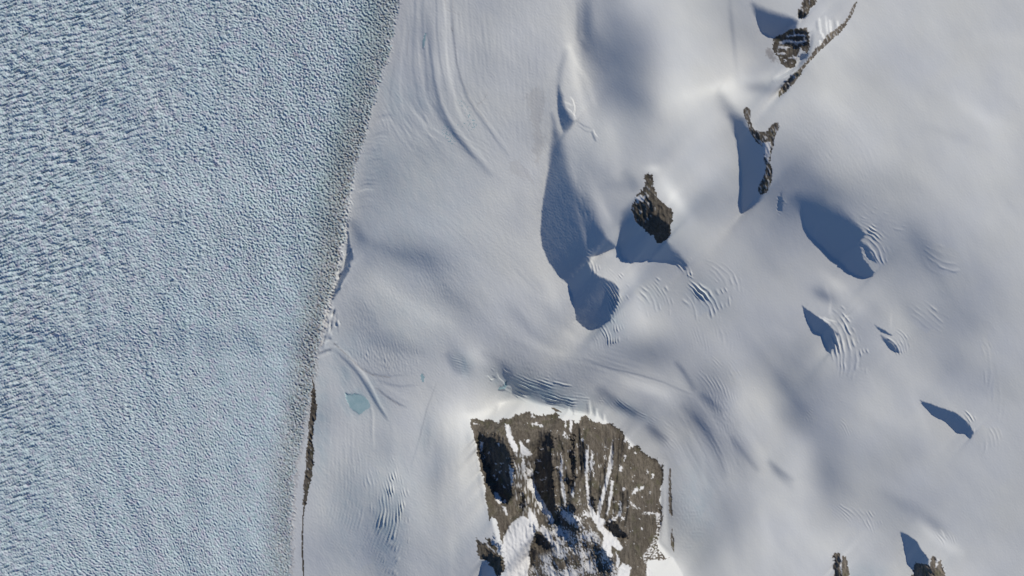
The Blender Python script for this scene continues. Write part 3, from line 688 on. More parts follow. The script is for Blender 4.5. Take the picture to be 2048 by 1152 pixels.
for p in [
    [(1010, 849), (1018, 850), (1024, 872), (1034, 893), (1036, 902), (1028, 904), (1018, 884), (1012, 866)],
    [(1040, 878), (1047, 890), (1056, 898), (1064, 909), (1054, 912), (1044, 908), (1040, 896)],
    [(1044, 912), (1048, 920), (1051, 945), (1056, 962), (1050, 960), (1046, 940)],
    [(1052, 935), (1064, 940), (1068, 950), (1060, 954), (1054, 948)],
    [(1052, 958), (1064, 958), (1074, 980), (1088, 1006), (1108, 1038), (1106, 1046), (1094, 1034), (1080, 1016), (1066, 988), (1056, 976)],
    [(1018, 1052), (1034, 1036), (1044, 1032), (1056, 1036), (1064, 1046), (1072, 1062), (1064, 1080), (1058, 1092), (1060, 1120), (1056, 1140), (1060, 1216), (1008, 1216), (1012, 1150), (1009, 1118), (1004, 1090), (1010, 1070)],
    [(1058, 1016), (1070, 1030), (1078, 1050), (1078, 1064), (1068, 1054), (1056, 1038)],
    [(1080, 1048), (1094, 1058), (1106, 1078), (1120, 1098), (1112, 1096), (1094, 1078), (1080, 1062)],
    [(1171, 898), (1178, 898), (1177, 930), (1176, 960), (1178, 992), (1185, 1018), (1197, 1042), (1212, 1064), (1203, 1062), (1186, 1040), (1177, 1022), (1173, 985), (1170, 945)],
    [(1182, 903), (1186, 905), (1185, 928), (1180, 958), (1180, 935)],
    [(1225, 880), (1227, 905), (1223, 938), (1213, 978), (1203, 1010), (1199, 1042), (1193, 1040), (1197, 1002), (1208, 972), (1216, 937), (1222, 900)],
    [(1221, 960), (1228, 962), (1223, 998), (1215, 1028), (1212, 1028), (1219, 990)],
    [(1122, 905), (1125, 925), (1125, 960), (1132, 990), (1130, 1014), (1124, 990), (1119, 945)],
    [(1140, 825), (1145, 836), (1143, 868), (1140, 862), (1138, 838)],
    [(1184, 1012), (1199, 1042), (1214, 1060), (1233, 1074), (1246, 1094), (1240, 1100), (1222, 1090), (1226, 1112), (1214, 1112), (1204, 1092), (1208, 1072), (1194, 1056)],
    [(1231, 1102), (1238, 1120), (1237, 1138), (1232, 1132)],
    [(1243, 1124), (1262, 1134), (1256, 1152), (1250, 1216), (1216, 1216), (1222, 1160), (1236, 1144)],
    [(1198, 1034), (1206, 1036), (1212, 1044), (1206, 1054), (1200, 1052)],
    [(1292, 1124), (1318, 1121), (1345, 1122), (1350, 1216), (1292, 1216)],
    [(960, 882), (966, 886), (965, 900), (961, 906)],
    [(1316, 918), (1330, 926), (1322, 934)],
    [(988, 984), (998, 986), (1004, 1004), (996, 1006), (990, 1000)],
    [(1003, 1010), (1010, 1014), (1018, 1030), (1012, 1028)],
    [(1018, 930), (1026, 936), (1026, 960), (1022, 970), (1019, 950)],
    # ledge outcrop
    [(1558, 84), (1575, 79), (1596, 82), (1614, 80), (1614, 83), (1596, 86), (1574, 84), (1558, 89)],
    [(1572, 71), (1592, 69), (1612, 71), (1612, 73.5), (1590, 73), (1572, 75)],
    [(1556, 92), (1570, 92), (1584, 96), (1570, 97), (1556, 97)],
    [(1553, 104), (1570, 106), (1573, 109), (1556, 109)],
    [(1600, 94), (1606, 104), (1602, 112), (1610, 118), (1600, 128), (1592, 128), (1594, 114), (1598, 104)],
    [(1585, 110), (1594, 114), (1592, 120), (1586, 116)],
    [(1270, 396), (1280, 390), (1284, 396), (1290, 392), (1286, 404), (1278, 402), (1276, 408)],
    [(1524, 286), (1540, 284), (1540, 310), (1534, 326), (1528, 312)],
    [(1634, 76), (1644, 66), (1648, 74), (1636, 92), (1630, 96)],
    [(1681, 1108), (1684, 1112), (1684, 1140), (1683, 1152), (1682, 1130)],
    [(1871, 1116), (1876, 1120), (1874, 1134), (1870, 1136)],
    [(973, 1082), (980, 1092), (990, 1101), (992, 1105), (982, 1098), (974, 1090)],
]:
    snow_on(p)
for d in [(1241, 938, 3.2, 4.5, 20), (1247, 978, 2.6, 3, 0), (1270, 982, 8, 3, -48), (1283, 977, 6, 2.6, -42), (1240, 1007, 2.2, 5, 15), (1241, 1014, 2, 2, 0), (1255, 1014, 4, 1.6, -20), (1267, 1012, 3.2, 2.6, -40),
          (1239, 1026, 7, 3, -62), (1227, 1037, 11, 2.6, -30), (1246, 1036, 5.5, 2, -50), (1300, 1027, 12, 1.7, 2), (1316, 1030, 6, 3, 30), (1307, 953, 2.2, 5, 15), (1295, 945, 1.6, 4, 10), (1252, 880, 2, 6, 25), (1259, 895, 2.8, 2.8, 0),
          (1272, 906, 2, 2, 0), (1187, 926, 1.6, 5, 0), (1187, 946, 1.4, 8, 0), (1129, 870, 1.8, 6, 0), (1131, 850, 1.4, 7, 0), (1134, 874, 1.4, 4, 0), (1250, 918, 1.4, 6, 10), (1078, 850, 9, 2.5, 20), (1068, 848, 4, 2.5, 0),
          (950, 847, 4, 1.5, 15), (1065, 832, 5, 2, 45), (1056, 882, 4, 1.6, -20), (998, 888, 1.6, 3, 0), (1082, 898, 3, 1.4, 20), (1010, 1002, 3, 3, 0), (1273, 1016, 3, 1.4, 10), (1262, 1006, 2, 2, 0),
          (1145, 985, 3, 9, 0), (1115, 935, 1.2, 3, 0), (1165, 880, 1.2, 4, 0), (1284, 1058, 3, 1.2, 0), (1300, 985, 2, 2, 0), (1085, 960, 5, 1.2, 0), (1078, 922, 4, 1.2, 5), (1210, 915, 1.2, 3, 0),
          (978, 905, 1.6, 2.6, 0), (992, 928, 2, 1.4, 20), (1003, 926, 2.6, 1.4, -20), (1000, 945, 1.6, 2, 0), (988, 952, 2, 2, 0), (993, 958, 3, 1.4, 10), (1008, 972, 1.2, 3, 0), (968, 915, 1.4, 3, 0), (1074, 945, 3, 1, 0), (1092, 955, 2.4, 1, 10), (1086, 983, 3, 1, 0), (1071, 925, 3, 1, 15),
          (1570, 98, 4, 1.6, 10), (1562, 116, 2, 2, 0), (1570, 120, 3, 1.6, 0), (1580, 116, 3, 1.5, 0), (1584, 124, 2, 1.5, 0)]:
    snow_dot(*d)
# half-buried, streaky ground in the south of the massif, scalloped drifts on its east flank
sl, m, sd = poly([(1095, 1042), (1118, 1036), (1150, 1044), (1172, 1040), (1196, 1066), (1206, 1096), (1222, 1120), (1236, 1145), (1226, 1216), (1062, 1216), (1060, 1142), (1080, 1112), (1108, 1104), (1096, 1076)], 8)
nm = .6 * fnoise(12, 2.0, 62, seed=61) + .7 * fnoise(5, 1.6, 70, seed=62) + .9 * fnoise(40, 1.5, 30, seed=63) + .5 * fnoise(3.4, 1.2, 70, seed=68)
snowm[sl] = np.maximum(snowm[sl], m * ss(-.55, .75, nm[sl]) * .9)
sl, m, sd = poly([(1110, 1008), (1160, 1000), (1192, 1048), (1190, 1090), (1158, 1096), (1110, 1046)], 6)
snowm[sl] = np.maximum(snowm[sl], m * ss(.9, 1.9, nm[sl]))
sl, m, sd = poly([(1313, 1030), (1332, 1030), (1328, 1060), (1318, 1090), (1345, 1125), (1290, 1130), (1286, 1112), (1302, 1090), (1314, 1062)], 2)
nn = fnoise(4.6, 1.7, -28, seed=64) + .5 * W1
snowm[sl] = np.maximum(snowm[sl], m * ss(-.1, .5, nn[sl]))
sl, m, sd = poly([(1030, 905), (1062, 912), (1064, 950), (1080, 990), (1092, 1030), (1060, 1040), (1040, 1035), (1030, 990), (1026, 940)], 5)
nv = fnoise(5, 4.5, 84, seed=65)
snowm[sl] = np.maximum(snowm[sl], m * ss(.1, 1.5, nv[sl] + .3 * W1[sl]) * .8)
sl, m, sd = poly([(1115, 860), (1140, 870), (1200, 890), (1232, 900), (1228, 1030), (1160, 1040), (1112, 1010)], 8)
nf = fnoise(3.8, 6, 89, seed=66)
snowm[sl] = np.maximum(snowm[sl], m * ss(1.9, 2.8, nf[sl] + .5 * W1[sl]) * .9)
sl, m, sd = poly(F_OUT, 3)
sp = fnoise(4.5, 1.5, 70, seed=67)
snowm[sl] = np.maximum(snowm[sl], m * ss(2.6, 3.2, sp[sl] + .35 * W1[sl]) * .9)
for pts, th, seed in [([(1485, 213), (1562, 240), (1562, 300), (1548, 392), (1510, 392)], .2, 70), ([(1590, -40), (1645, -40), (1640, 20), (1612, 40), (1592, 34)], .8, 71),
                      ([(1546, 56), (1622, 54), (1620, 100), (1548, 104)], .9, 72), ([(1556, 200), (1555, 176), (1640, 86), (1716, 0), (1716, 16), (1660, 90), (1600, 160)], .45, 73),
                      ([(1262, 340), (1318, 340), (1320, 400), (1304, 430), (1285, 455), (1262, 440)], .95, 74), ([(604, 735), (636, 735), (636, 900), (604, 1010)], 1.2, 75),
                      ([(1336, 935), (1352, 935), (1354, 1115), (1338, 1115)], .6, 76)]:
    sl, m, sd = poly(pts, 3)
    n = .7 * fnoise(9, 2.6, 62, seed=seed, shape=XX[sl].shape) + .6 * fnoise(4.5, 2.4, 75, seed=seed + 7, shape=XX[sl].shape)
    snowm[sl] = np.maximum(snowm[sl], m * ss(th, th + 1.2, n) * .6)
rockarea = SNOWY < .5
SNOWY = np.where(rockarea, snowm, 1.0).astype(np.float32)
# snow fills and smooths the hollows it lies in
H = np.where(rockarea, H + .5 * np.clip(snowm, 0, 1), H)

# ponds of meltwater ----------------------------------------------------------
def flat_patch(mask_sl, m, depth):
    h = H[mask_sl]
    ins = m > .5
    if ins.sum() > 0:
        lv = h[ins].mean()
        H[mask_sl] = h * (1 - m) + (lv - depth) * m


def pond(pts, label, warp=1.0):
    i = new_thing('meltwater_pond', label, 'pond', 'pond', 'meltwater ponds on the side glaciers', 'structure')
    sl, m, sd = poly(pts, 1.5, warp)
    g = RID[sl]; g[sd > 0] = i
    gy, gx = np.gradient(H, STEP)
    H[sl] = H[sl] * (1 - .85 * m) + .85 * m * (H[sl][sd > 0].mean() + (XX[sl] - XX[sl][sd > 0].mean()) * np.median(gx[sl][sd > 0]) * .6)
    return i


pond([(690, 785), (697, 788), (712, 787), (722, 789), (732, 796), (738, 803), (741, 815), (734, 820), (727, 824), (719, 830), (708, 822), (698, 812), (692, 800)], 'largest teal meltwater pond, a blunt wedge between the ice ribs')
pond([(844, 748), (848, 752), (850, 757), (847, 764), (843, 760), (841, 752)], 'tiny blue pond at the end of the curved ice ribs')
pond([(996, 778), (1008, 772), (1013, 764), (1015, 772), (1008, 779), (998, 781)], 'crescent of teal water at the foot of the teal icefall')
pond([(850, 68), (853, 66), (852, 80), (849, 96), (846, 96), (847, 82)], 'faint slim blue pool high on the side glacier', .6)
for c, (x, y, rx, ry, rot, th, lab) in enumerate([(899, 270, 11, 22, -32, .55, 'knot of bright blue meltwater rivulets beside the deep ice groove'),
                                                  (936, 228, 7, 42, -28, .95, 'broken chain of blue puddles along the second ice groove'),
                                                  (930, 258, 18, 12, 20, 1.25, 'faint blue puddles between the two ice grooves')]):
    r = 1.5 * max(rx, ry)
    sl = box(x - r, y - r, x + r, y + r)
    a = math.radians(rot)
    u = ((XX[sl] - x) * math.cos(a) + (YY[sl] - y) * math.sin(a)) / rx
    v = (-(XX[sl] - x) * math.sin(a) + (YY[sl] - y) * math.cos(a)) / ry
    n = -np.abs(fnoise(11, 1.2, 60, seed=80 + c, shape=XX[sl].shape)) + .45
    m = (u * u + v * v < 1) & (n > th * .32)
    i = new_thing('meltwater_channels', lab, 'meltwater', 'pond', None, 'stuff')
    w = RID[sl]; w[m] = i

# bare blue ice and dirt -------------------------------------------------------
for x, y, rx, ry, a, k in [(760, 330, 60, 70, 0, .30), (640, 850, 22, 120, 0, .45), (780, 460, 80, 60, 20, .18), (1395, 1010, 45, 90, 0, .30), (1215, 645, 34, 40, 0, .40), (1085, 785, 90, 24, 18, .75),
                          (925, 728, 18, 26, -30, .5), (700, 690, 60, 40, 0, .30), (690, 750, 22, 50, -30, .45), (775, 1045, 36, 90, 0, .5), (830, 530, 70, 30, 20, .2), (1410, 595, 40, 30, 30, .3),
                          (1308, 592, 30, 26, 0, .2), (700, 1030, 50, 110, 0, .25), (1735, 1150, 40, 22, 0, .35), (850, 870, 20, 40, 10, .2), (745, 790, 18, 50, -32, .45), (715, 804, 32, 28, 0, .75), (830, 430, 130, 200, 0, .22), (800, 640, 110, 90, 0, .18), (790, 200, 30, 70, -20, .30), (770, 1000, 90, 120, 0, .20),
                          (1255, 820, 50, 14, 22, .35), (835, 200, 26, 40, -30, .25), (1010, 760, 24, 16, 0, .5), (1120, 320, 10, 10, 0, 0)]:
    th = math.radians(a); r = 2.4 * max(rx, ry)
    sl = box(x - r, y - r, x + r, y + r)
    u = (XX[sl] - x) * math.cos(th) + (YY[sl] - y) * math.sin(th); v = -(XX[sl] - x) * math.sin(th) + (YY[sl] - y) * math.cos(th)
    ICE[sl] = np.maximum(ICE[sl], k * np.exp(-((u / rx) ** 2 + (v / ry) ** 2)))
ICE = ICE * (.8 + .25 * np.clip(fnoise(20, 2, 60, seed=90), -1, 1))
dn = fnoise(7, 1.5, -70, seed=91) + .6 * fnoise(4, 1.2, 0, seed=92)
band = ss(-74, -14, DE) * ss(4, -4, DE)
along = .75 + .25 * ss(180, 330, YY) * ss(930, 760, YY)
DEB = np.where(GL, band * along * (.34 + .50 * ss(-.6, 1.4, dn)) * .95, 0)
thin = np.exp(-((DE - 3) / 1.8) ** 2) * ss(560, 620, YY) * .35
lav = ss(0, 6, DE) * ss(34, 6, DE) * ss(560, 300, YY) * .10
DEB = np.clip(DEB + thin + lav, 0, 1)
for pts, k, w in [([(668, 687), (695, 712), (722, 738), (745, 750), (780, 755)], .45, 1.6), ([(752, 776), (775, 795), (800, 812)], .35, 1.6), ([(632, 708), (650, 702), (664, 697)], .3, 2.4),
                  ([(905, -20), (907, 60), (914, 130), (925, 165), (945, 208), (975, 245)], .22, 1.4), ([(818, 60), (815, 90), (814, 110)], .3, .9), ([(890, 0), (893, 20), (920, 30)], .25, 1),
                  ([(975, 186), (968, 200), (958, 208)], .35, .8), ([(958, 205), (954, 212)], .3, .8), ([(903, 56), (905, 62)], .7, 1.2), ([(872, 768), (853, 820), (838, 880)], .14, 1.2)]:
    sl, d, t, sg = seg_dist(pts, w * 4)
    DEB[sl] = np.maximum(DEB[sl], k * np.exp(-(d / w) ** 2) * (.7 + .3 * np.clip(W3[sl], -1, 1)))
for x, y, rx, ry, a, k in [(1075, 190, 14, 12, 0, .14), (1052, 250, 14, 40, 0, .13), (1040, 335, 16, 26, -40, .10), (1000, 300, 40, 120, 0, .05)]:
    pass
sl, m, sd = poly([(1052, 190), (1068, 175), (1085, 178), (1090, 215), (1080, 250), (1088, 290), (1075, 330), (1064, 300), (1068, 260), (1060, 225)], 2, 3)
DEB[sl] = np.maximum(DEB[sl], .15 * m)
sl, m, sd = poly([(1015, 325), (1035, 322), (1052, 340), (1072, 362), (1066, 372), (1045, 352), (1024, 352)], 2, 3)
DEB[sl] = np.maximum(DEB[sl], .12 * m)
ICE = np.where(GL, .42 * np.exp(-((DE + 52) / 30) ** 2) * ss(800, 300, YY) + .10, ICE)
sl, m, sd = poly([(1533, 100), (1541, 97), (1547, 104), (1550, 116), (1556, 124), (1546, 124), (1538, 116)], 3, 2)
DEB[sl] = np.maximum(DEB[sl], .5 * m)
DEB = DEB.astype(np.float32); ICE = ICE.astype(np.float32)

# ------------------------------------------------------------------ outskirts, so the sheet runs on far past the view
grow = np.concatenate([1.17 ** np.arange(1, 31), 1.17 ** 30 * 1.5 ** np.arange(1, 13)])
NR = len(grow)
ring = np.cumsum(STEP * grow)
xe = np.concatenate([X0 - ring[::-1], xs, X1 + ring]); ye = np.concatenate([Y0 - ring[::-1], ys, Y1 + ring])
H0 = H


def inward(c, c0, c1, n):
    """Index of the surveyed row or column that a point outside borrows its ground from (the land is continued by reflection)."""
    m = np.where(c < c0, 2 * c0 - c, np.where(c > c1, 2 * c1 - c, c))
    return np.clip(np.round((m - c0) / STEP), 0, n - 1).astype(int)


jx = inward(xe, xs[0], xs[-1], NX); jy = inward(ye, ys[0], ys[-1], NY)
pick = np.ix_(jy, jx)
XE, YE = np.meshgrid(xe, ye)
out = np.maximum(np.maximum(X0 - XE, XE - xs[-1]), np.maximum(Y0 - YE, YE - ys[-1]))
out = np.clip(out, 0, None)
hills = 14 * np.sin(XE / 310 + .6) * np.cos(YE / 270 + .3) + 9 * np.sin((XE + YE) / 140)
He = H[pick] * ss(1050, 350, out) + hills * ss(200, 900, out) * ss(9000, 4000, out)
RIDe = RID[pick]
SNe = SNOWY[pick]; ICe = ICE[pick]; DEe = DEB[pick]
far = out > 120 + 30 * np.sin(XE / 17.0) + 20 * np.sin(YE / 11.0 + XE / 29.0)
RIDe = np.where(far & (RIDe > 1), 0, RIDe)
NYE, NXE = He.shape
VX = ((XE - 1024) * M).astype(np.float32).ravel(); VY = ((576 - YE) * M).astype(np.float32).ravel(); VZ = (He * M).astype(np.float32).ravel()
SNf, ICf, DEf = SNe.ravel(), ICe.ravel(), DEe.ravel()

gy_, gx_ = np.gradient(He, ye, xe)
NRM = np.stack([-gx_.ravel(), gy_.ravel(), np.ones(He.size)], 1)
NRM /= np.linalg.norm(NRM, axis=1)[:, None]
# face ids from the corner at its lower-right vertex, isolated crumbs go back to what surrounds them
FID = RIDe[1:, 1:].copy()


def components(mask):
    """Label 4-connected pieces of a small mask by repeated scans."""
    lab = np.where(mask, np.arange(1, mask.size + 1).reshape(mask.shape), 0)
    while True:
        old = lab
        for ax, dr in ((0, 1), (0, -1), (1, 1), (1, -1)):
            sh = np.roll(lab, dr, axis=ax)
            if ax == 0:
                sh[0 if dr == 1 else -1, :] = 0
            else:
                sh[:, 0 if dr == 1 else -1] = 0
            lab = np.where(mask, np.maximum(lab, sh), 0)
        # pointer jumping
        flat = lab.ravel()
        root = np.where(flat > 0, flat, 1) - 1
        lab = np.where(mask, np.maximum(lab, flat[root].reshape(lab.shape)), 0)
        if np.array_equal(old, lab):
            return lab


for i in list(things):
    js, is_ = np.nonzero(FID == i)
    if not len(js):
        continue
    if things[i]['kind'] == 'stuff':
        continue
    w = (slice(js.min(), js.max() + 1), slice(is_.min(), is_.max() + 1))
    lab = components(FID[w] == i)
    vals, cnt = np.unique(lab[lab > 0], return_counts=True)
    keep = vals[cnt.argmax()]
    sub = FID[w]
    back = 0
    sub[(lab > 0) & (lab != keep)] = back

# crumbs of glacier / snow along the margin
for i, other in ((1, 0),):
    w = (slice(0, NYE - 1), slice(NR, NR + 620))
    lab = components(FID[w] == i)
    vals, cnt = np.unique(lab[lab > 0], return_counts=True)
    keep = vals[cnt.argmax()]
    sub = FID[w]; sub[(lab > 0) & (lab != keep)] = other

# snow lying on a rock becomes parts of it; what the snow cuts off becomes crags
PARTS = {}
ROCKS = [MASSIF, SMALLG, PEAR, CURVE, TOPR, LEDGE, RIDGE, FINGER, TEETH, MOR]
pn = 5000
for root in ROCKS:
    js, is_ = np.nonzero(FID == root)
    if not len(js):
        continue
    w = (slice(js.min(), js.max() + 1), slice(is_.min(), is_.max() + 1))
    sub = FID[w]
    sm = SNe[1:, 1:][w] > .5
    mine = sub == root
    for snowy in (True, False):
        lab = components(mine & (sm == snowy))
        vals, cnt = np.unique(lab[lab > 0], return_counts=True)
        order = np.argsort(-cnt)
        bits = None
        for q, o_ in enumerate(order):
            if (cnt[o_] >= 14 and q < (140 if snowy else 60)) or (q == 0 and not snowy):
                pn += 1
                sub[lab == vals[o_]] = pn
                PARTS[pn] = (root, 'snow_patch' if snowy else ('rock_face' if q == 0 else 'crag'), None, None)
            else:
                if bits is None:
                    pn += 1; bits = pn
                    PARTS[bits] = (root, 'snow_speckles' if snowy else 'rock_speckles', None, 'stuff')
                sub[lab == vals[o_]] = bits
# the single crevasses of each cluster, and the longest ones of the great glacier
PADI = NR
for i, (sl, pat) in FIELD_OF.items():
    w = (slice(sl[0].start + PADI - 1, sl[0].stop + PADI - 1), slice(sl[1].start + PADI - 1, sl[1].stop + PADI - 1))
    sub = FID[w]
    ok = (sub == i) & (pat < 8)
    if ok.sum() < 50:
        continue
    thr = np.percentile(pat[ok], 34)
    lab = components(ok & (pat < thr))
    vals, cnt = np.unique(lab[lab > 0], return_counts=True)
    pn += 1
    PARTS[pn] = (i, 'snow_slope', None, None)
    sub[sub == i] = pn
    for q in np.argsort(-cnt)[:40]:
        if cnt[q] >= 16:
            pn += 1
            PARTS[pn] = (i, 'crevasse', None, None)
            sub[lab == vals[q]] = pn
w = (slice(NR, NR + NY - 1), slice(NR, NR + 420))
sub = FID[w]
pat = (ice / np.maximum(.5, 1))[1:, 1:][:, :420]
ok = (sub == 1)
lab = components(ok & (pat < np.percentile(pat[ok], 14)))
vals, cnt = np.unique(lab[lab > 0], return_counts=True)
big = np.argsort(-cnt)[:240]
lut = np.zeros(lab.max() + 1, np.int32)
for q in big:
    pn += 1
    PARTS[pn] = (1, 'crevasse', None, None)
    lut[vals[q]] = pn
m = lut[lab] > 0
sub[m] = lut[lab][m]

# ------------------------------------------------------------------ materials
MATS = {}


def nodes_for(name):
    m = bpy.data.materials.new(name); m.use_nodes = True
    nt = m.node_tree; nt.nodes.clear()
    o = nt.nodes.new('ShaderNodeOutputMaterial'); b = nt.nodes.new('ShaderNodeBsdfPrincipled')
    nt.links.new(b.outputs[0], o.inputs[0])
    return m, nt, b


def attr(nt, n):
    a = nt.nodes.new('ShaderNodeAttribute'); a.attribute_name = n
    return a.outputs['Fac']


def noise(nt, scale, detail=4, rough=.6, vec=None, dist=0.0):
    n = nt.nodes.new('ShaderNodeTexNoise'); n.inputs['Scale'].default_value = scale; n.inputs['Detail'].default_value = detail
    n.inputs['Roughness'].default_value = rough; n.inputs['Distortion'].default_value = dist
    if vec is None:
        tc = nt.nodes.new('ShaderNodeTexCoord'); vec = tc.outputs['Object']
    nt.links.new(vec, n.inputs['Vector'])
    return n.outputs['Fac']


def stretch(nt, sx, sy, sz, rot=0.0):
    tc = nt.nodes.new('ShaderNodeTexCoord'); mp = nt.nodes.new('ShaderNodeMapping')
    mp.inputs['Scale'].default_value = (sx, sy, sz); mp.inputs['Rotation'].default_value = (0, 0, rot)
    nt.links.new(tc.outputs['Object'], mp.inputs['Vector'])
    return mp.outputs[0]


def mix(nt, f, a, b):
    n = nt.nodes.new('ShaderNodeMix'); n.data_type = 'RGBA'
    for v, k in ((f, 0), (a, 6), (b, 7)):
        if isinstance(v, (int, float)):
            n.inputs[k].default_value = v
        elif isinstance(v, tuple):
            n.inputs[k].default_value = (*v, 1)
        else:
            nt.links.new(v, n.inputs[k])
    return n.outputs[2]


def rng(nt, v, a, b, c=0.0, d=1.0):
    n = nt.nodes.new('ShaderNodeMapRange'); n.inputs[1].default_value = a; n.inputs[2].default_value = b; n.inputs[3].default_value = c; n.inputs[4].default_value = d
    nt.links.new(v, n.inputs[0])
    return n.outputs[0]


def bump(nt, b, h, dist, strength=1.0):
    n = nt.nodes.new('ShaderNodeBump'); n.inputs['Distance'].default_value = dist; n.inputs['Strength'].default_value = strength
    nt.links.new(h, n.inputs['Height']); nt.links.new(n.outputs[0], b.inputs['Normal'])


def snow_color(nt):
    base = mix(nt, rng(nt, noise(nt, .0006, 3), .35, .65), (.645, .646, .620), (.612, .622, .627))
    base = mix(nt, attr(nt, 'ice'), base, (.38, .50, .54))
    dirt = mix(nt, rng(nt, noise(nt, .02, 3), .4, .6), (.17, .14, .12), (.26, .21, .20))
    return mix(nt, attr(nt, 'debris'), base, dirt)


m, nt, b = nodes_for('snow')
nt.links.new(snow_color(nt), b.inputs['Base Color']); b.inputs['Roughness'].default_value = .75
b.inputs['Specular IOR Level'].default_value = .15
bump(nt, b, noise(nt, .02, 5, .6), 3.0, .35)
MATS['snow'] = m

m, nt, b = nodes_for('glacier_ice')
base = mix(nt, rng(nt, noise(nt, .0012, 4), .35, .65), (.57, .68, .725), (.605, .675, .705))
base = mix(nt, rng(nt, noise(nt, .012, 3, .7), .48, .66), base, (.47, .61, .62))
base = mix(nt, rng(nt, noise(nt, .009, 3, .7, stretch(nt, 1, 1, 1, 1.0)), .50, .68), base, (.58, .57, .66))
dirt = mix(nt, rng(nt, noise(nt, .015, 3), .4, .6), (.15, .13, .10), (.30, .27, .24))
base = mix(nt, attr(nt, 'ice'), base, (.30, .40, .40))
base = mix(nt, attr(nt, 'debris'), base, dirt)
nt.links.new(base, b.inputs['Base Color']); b.inputs['Roughness'].default_value = .7; b.inputs['Specular IOR Level'].default_value = .15
bump(nt, b, noise(nt, .03, 4, .65), 6.0, .6)
MATS['glacier'] = m


def rock_mat(name, k):
    m, nt, b = nodes_for(name)
    big = noise(nt, .0016, 4, .6)
    st = noise(nt, 1.0, 5, .65, stretch(nt, .03, .0035, .01, math.radians(2)))
    fine = noise(nt, .03, 5, .7)
    c = mix(nt, rng(nt, big, .35, .65), (.126 * k, .110 * k, .082 * k), (.146 * k, .123 * k, .098 * k))
    c = mix(nt, rng(nt, st, .42, .66), c, (.044 * k, .038 * k, .033 * k))
    c = mix(nt, rng(nt, noise(nt, 1.0, 4, .7, stretch(nt, .012, .0022, .01, math.radians(-3))), .52, .62, 0, .8), c, (.185 * k, .160 * k, .132 * k))
    c = mix(nt, rng(nt, noise(nt, 1.0, 3, .55, stretch(nt, .0065, .0008, .01, math.radians(-2))), .44, .58, 0, .85), c, (.070 * k, .058 * k, .045 * k))
    c = mix(nt, rng(nt, fine, .45, .75), c, (.15 * k, .132 * k, .108 * k))
    c = mix(nt, rng(nt, noise(nt, .004, 3), .55, .68, 0, .6), c, (.085 * k, .082 * k, .045 * k))
    sn_ = mix(nt, attr(nt, 'snow'), c, (.66, .655, .65))
    nt.links.new(sn_, b.inputs['Base Color']); b.inputs['Roughness'].default_value = .9; b.inputs['Specular IOR Level'].default_value = .2
    bump(nt, b, fine, 8.0, .5)
    MATS[name] = m


rock_mat('rock', 1.0)
rock_mat('dark_rock', .85)
rock_mat('pale_rock', 1.55)
m, nt, b = nodes_for('meltwater')
nt.links.new(mix(nt, rng(nt, noise(nt, .006, 4), .4, .62), (.32, .46, .48), (.38, .51, .53)), b.inputs['Base Color'])
b.inputs['Roughness'].default_value = .25
MATS['pond'] = m

# ------------------------------------------------------------------ meshes
flat_id = FID.ravel()
order = np.argsort(flat_id, kind='stable')
sid = flat_id[order]
uniq, start = np.unique(sid, return_index=True)
bounds = np.append(start, len(sid))
FACES = {int(u): order[bounds[k]:bounds[k + 1]] for k, u in enumerate(uniq)}


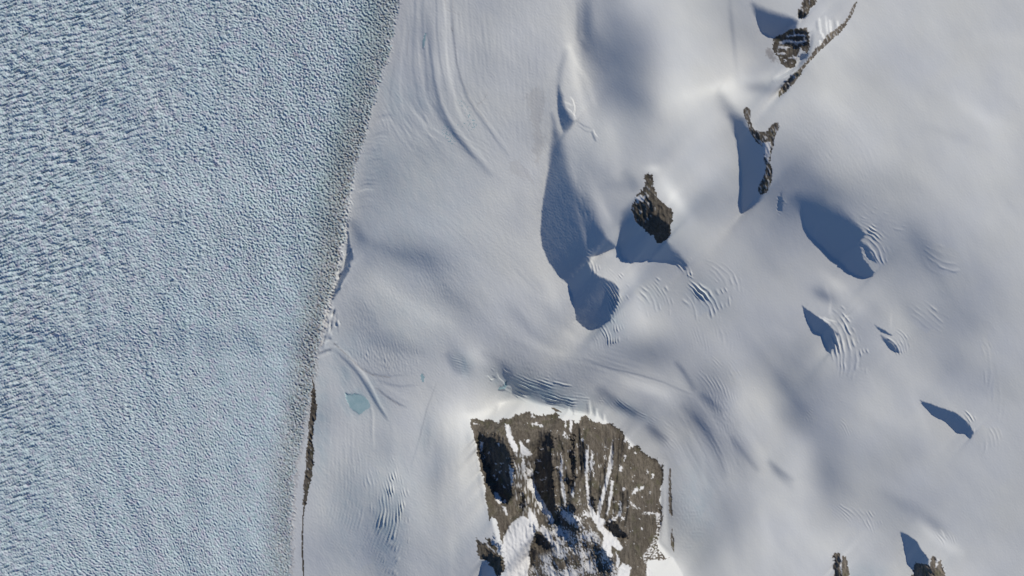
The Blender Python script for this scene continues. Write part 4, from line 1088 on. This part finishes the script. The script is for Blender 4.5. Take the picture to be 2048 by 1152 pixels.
def build(name, faces, mat, origin=None):
    j, i = np.divmod(faces, NXE - 1)
    v00 = j * NXE + i
    quad = np.stack([v00, v00 + NXE, v00 + NXE + 1, v00 + 1], 1)      # counter-clockwise seen from above
    used, inv = np.unique(quad.ravel(), return_inverse=True)
    ox, oy, oz = (0.0, 0.0, 0.0) if origin is None else origin
    co = np.stack([VX[used] - ox, VY[used] - oy, VZ[used] - oz], 1).astype(np.float32)
    me = bpy.data.meshes.new(name)
    me.vertices.add(len(used)); me.vertices.foreach_set('co', co.ravel())
    nf = len(quad)
    me.loops.add(nf * 4); me.loops.foreach_set('vertex_index', inv.astype(np.int32).ravel())
    me.polygons.add(nf)
    me.polygons.foreach_set('loop_start', np.arange(0, nf * 4, 4, dtype=np.int32))
    me.polygons.foreach_set('loop_total', np.full(nf, 4, np.int32))
    me.update(calc_edges=True)
    me.polygons.foreach_set('use_smooth', np.ones(nf, bool))
    for an, arr in (('snow', SNf), ('ice', ICf), ('debris', DEf)):
        a = me.attributes.new(an, 'FLOAT', 'POINT'); a.data.foreach_set('value', np.ascontiguousarray(arr[used], np.float32))
    me.normals_split_custom_set_from_vertices(NRM[used])
    me.materials.append(MATS[mat])
    o = bpy.data.objects.new(name, me); col.objects.link(o)
    o.location = (ox, oy, oz)
    return o


o = build('snow_terrain', FACES[0], 'snow'); o['kind'] = 'structure'
o['label'] = 'smooth white snowfields and side glaciers east of the great crevassed glacier'
matof = {PEAR: 'dark_rock', MOR: 'dark_rock', TAIL: 'dark_rock', TEETH: 'pale_rock', FINGER: 'pale_rock', RIDGE: 'pale_rock', CURVE: 'rock', STRIP: 'pale_rock', STRIP2: 'pale_rock', 1: 'glacier'}
KIDS = {}
for pid, (root, name, mat, kind) in sorted(PARTS.items()):
    if pid in FACES:
        KIDS.setdefault(root, []).append(pid)


def origin_of(faces):
    j, k = np.divmod(faces, NXE - 1)
    v = j * NXE + k
    return (float(VX[v].mean()), float(VY[v].mean()), float(VZ[v].min()))


def add_parts(root, parent, org, mat):
    for pid in KIDS.get(root, []):
        o = build(PARTS[pid][1], FACES[pid], mat, org)
        o.parent = parent
        o.location = (0, 0, 0)
        if PARTS[pid][3]:
            o['kind'] = PARTS[pid][3]


gl_o = build('glacier', FACES[1], 'glacier'); gl_o['kind'] = 'structure'
gl_o['label'] = 'great bluish crevassed glacier filling the left third of the view'
add_parts(1, gl_o, (0.0, 0.0, 0.0), 'glacier')

for i, t in things.items():
    mat = matof.get(i, t['mat'])
    if i in KIDS:
        org = origin_of(np.concatenate([FACES[p] for p in KIDS[i]]))
        o = bpy.data.objects.new(t['name'], None); col.objects.link(o)
        o.location = org
        add_parts(i, o, org, mat)
    elif i in FACES:
        o = build(t['name'], FACES[i], mat, origin_of(FACES[i]))
    else:
        continue
    o['label'] = t['label']
    if t['kind'] != 'structure':
        o['category'] = t['cat']
    if t['group'] and t['kind'] is None:
        o['group'] = t['group']
    if t['kind']:
        o['kind'] = t['kind']
print('relief metres', H0.min() * M, H0.max() * M, 'faces', FID.size)
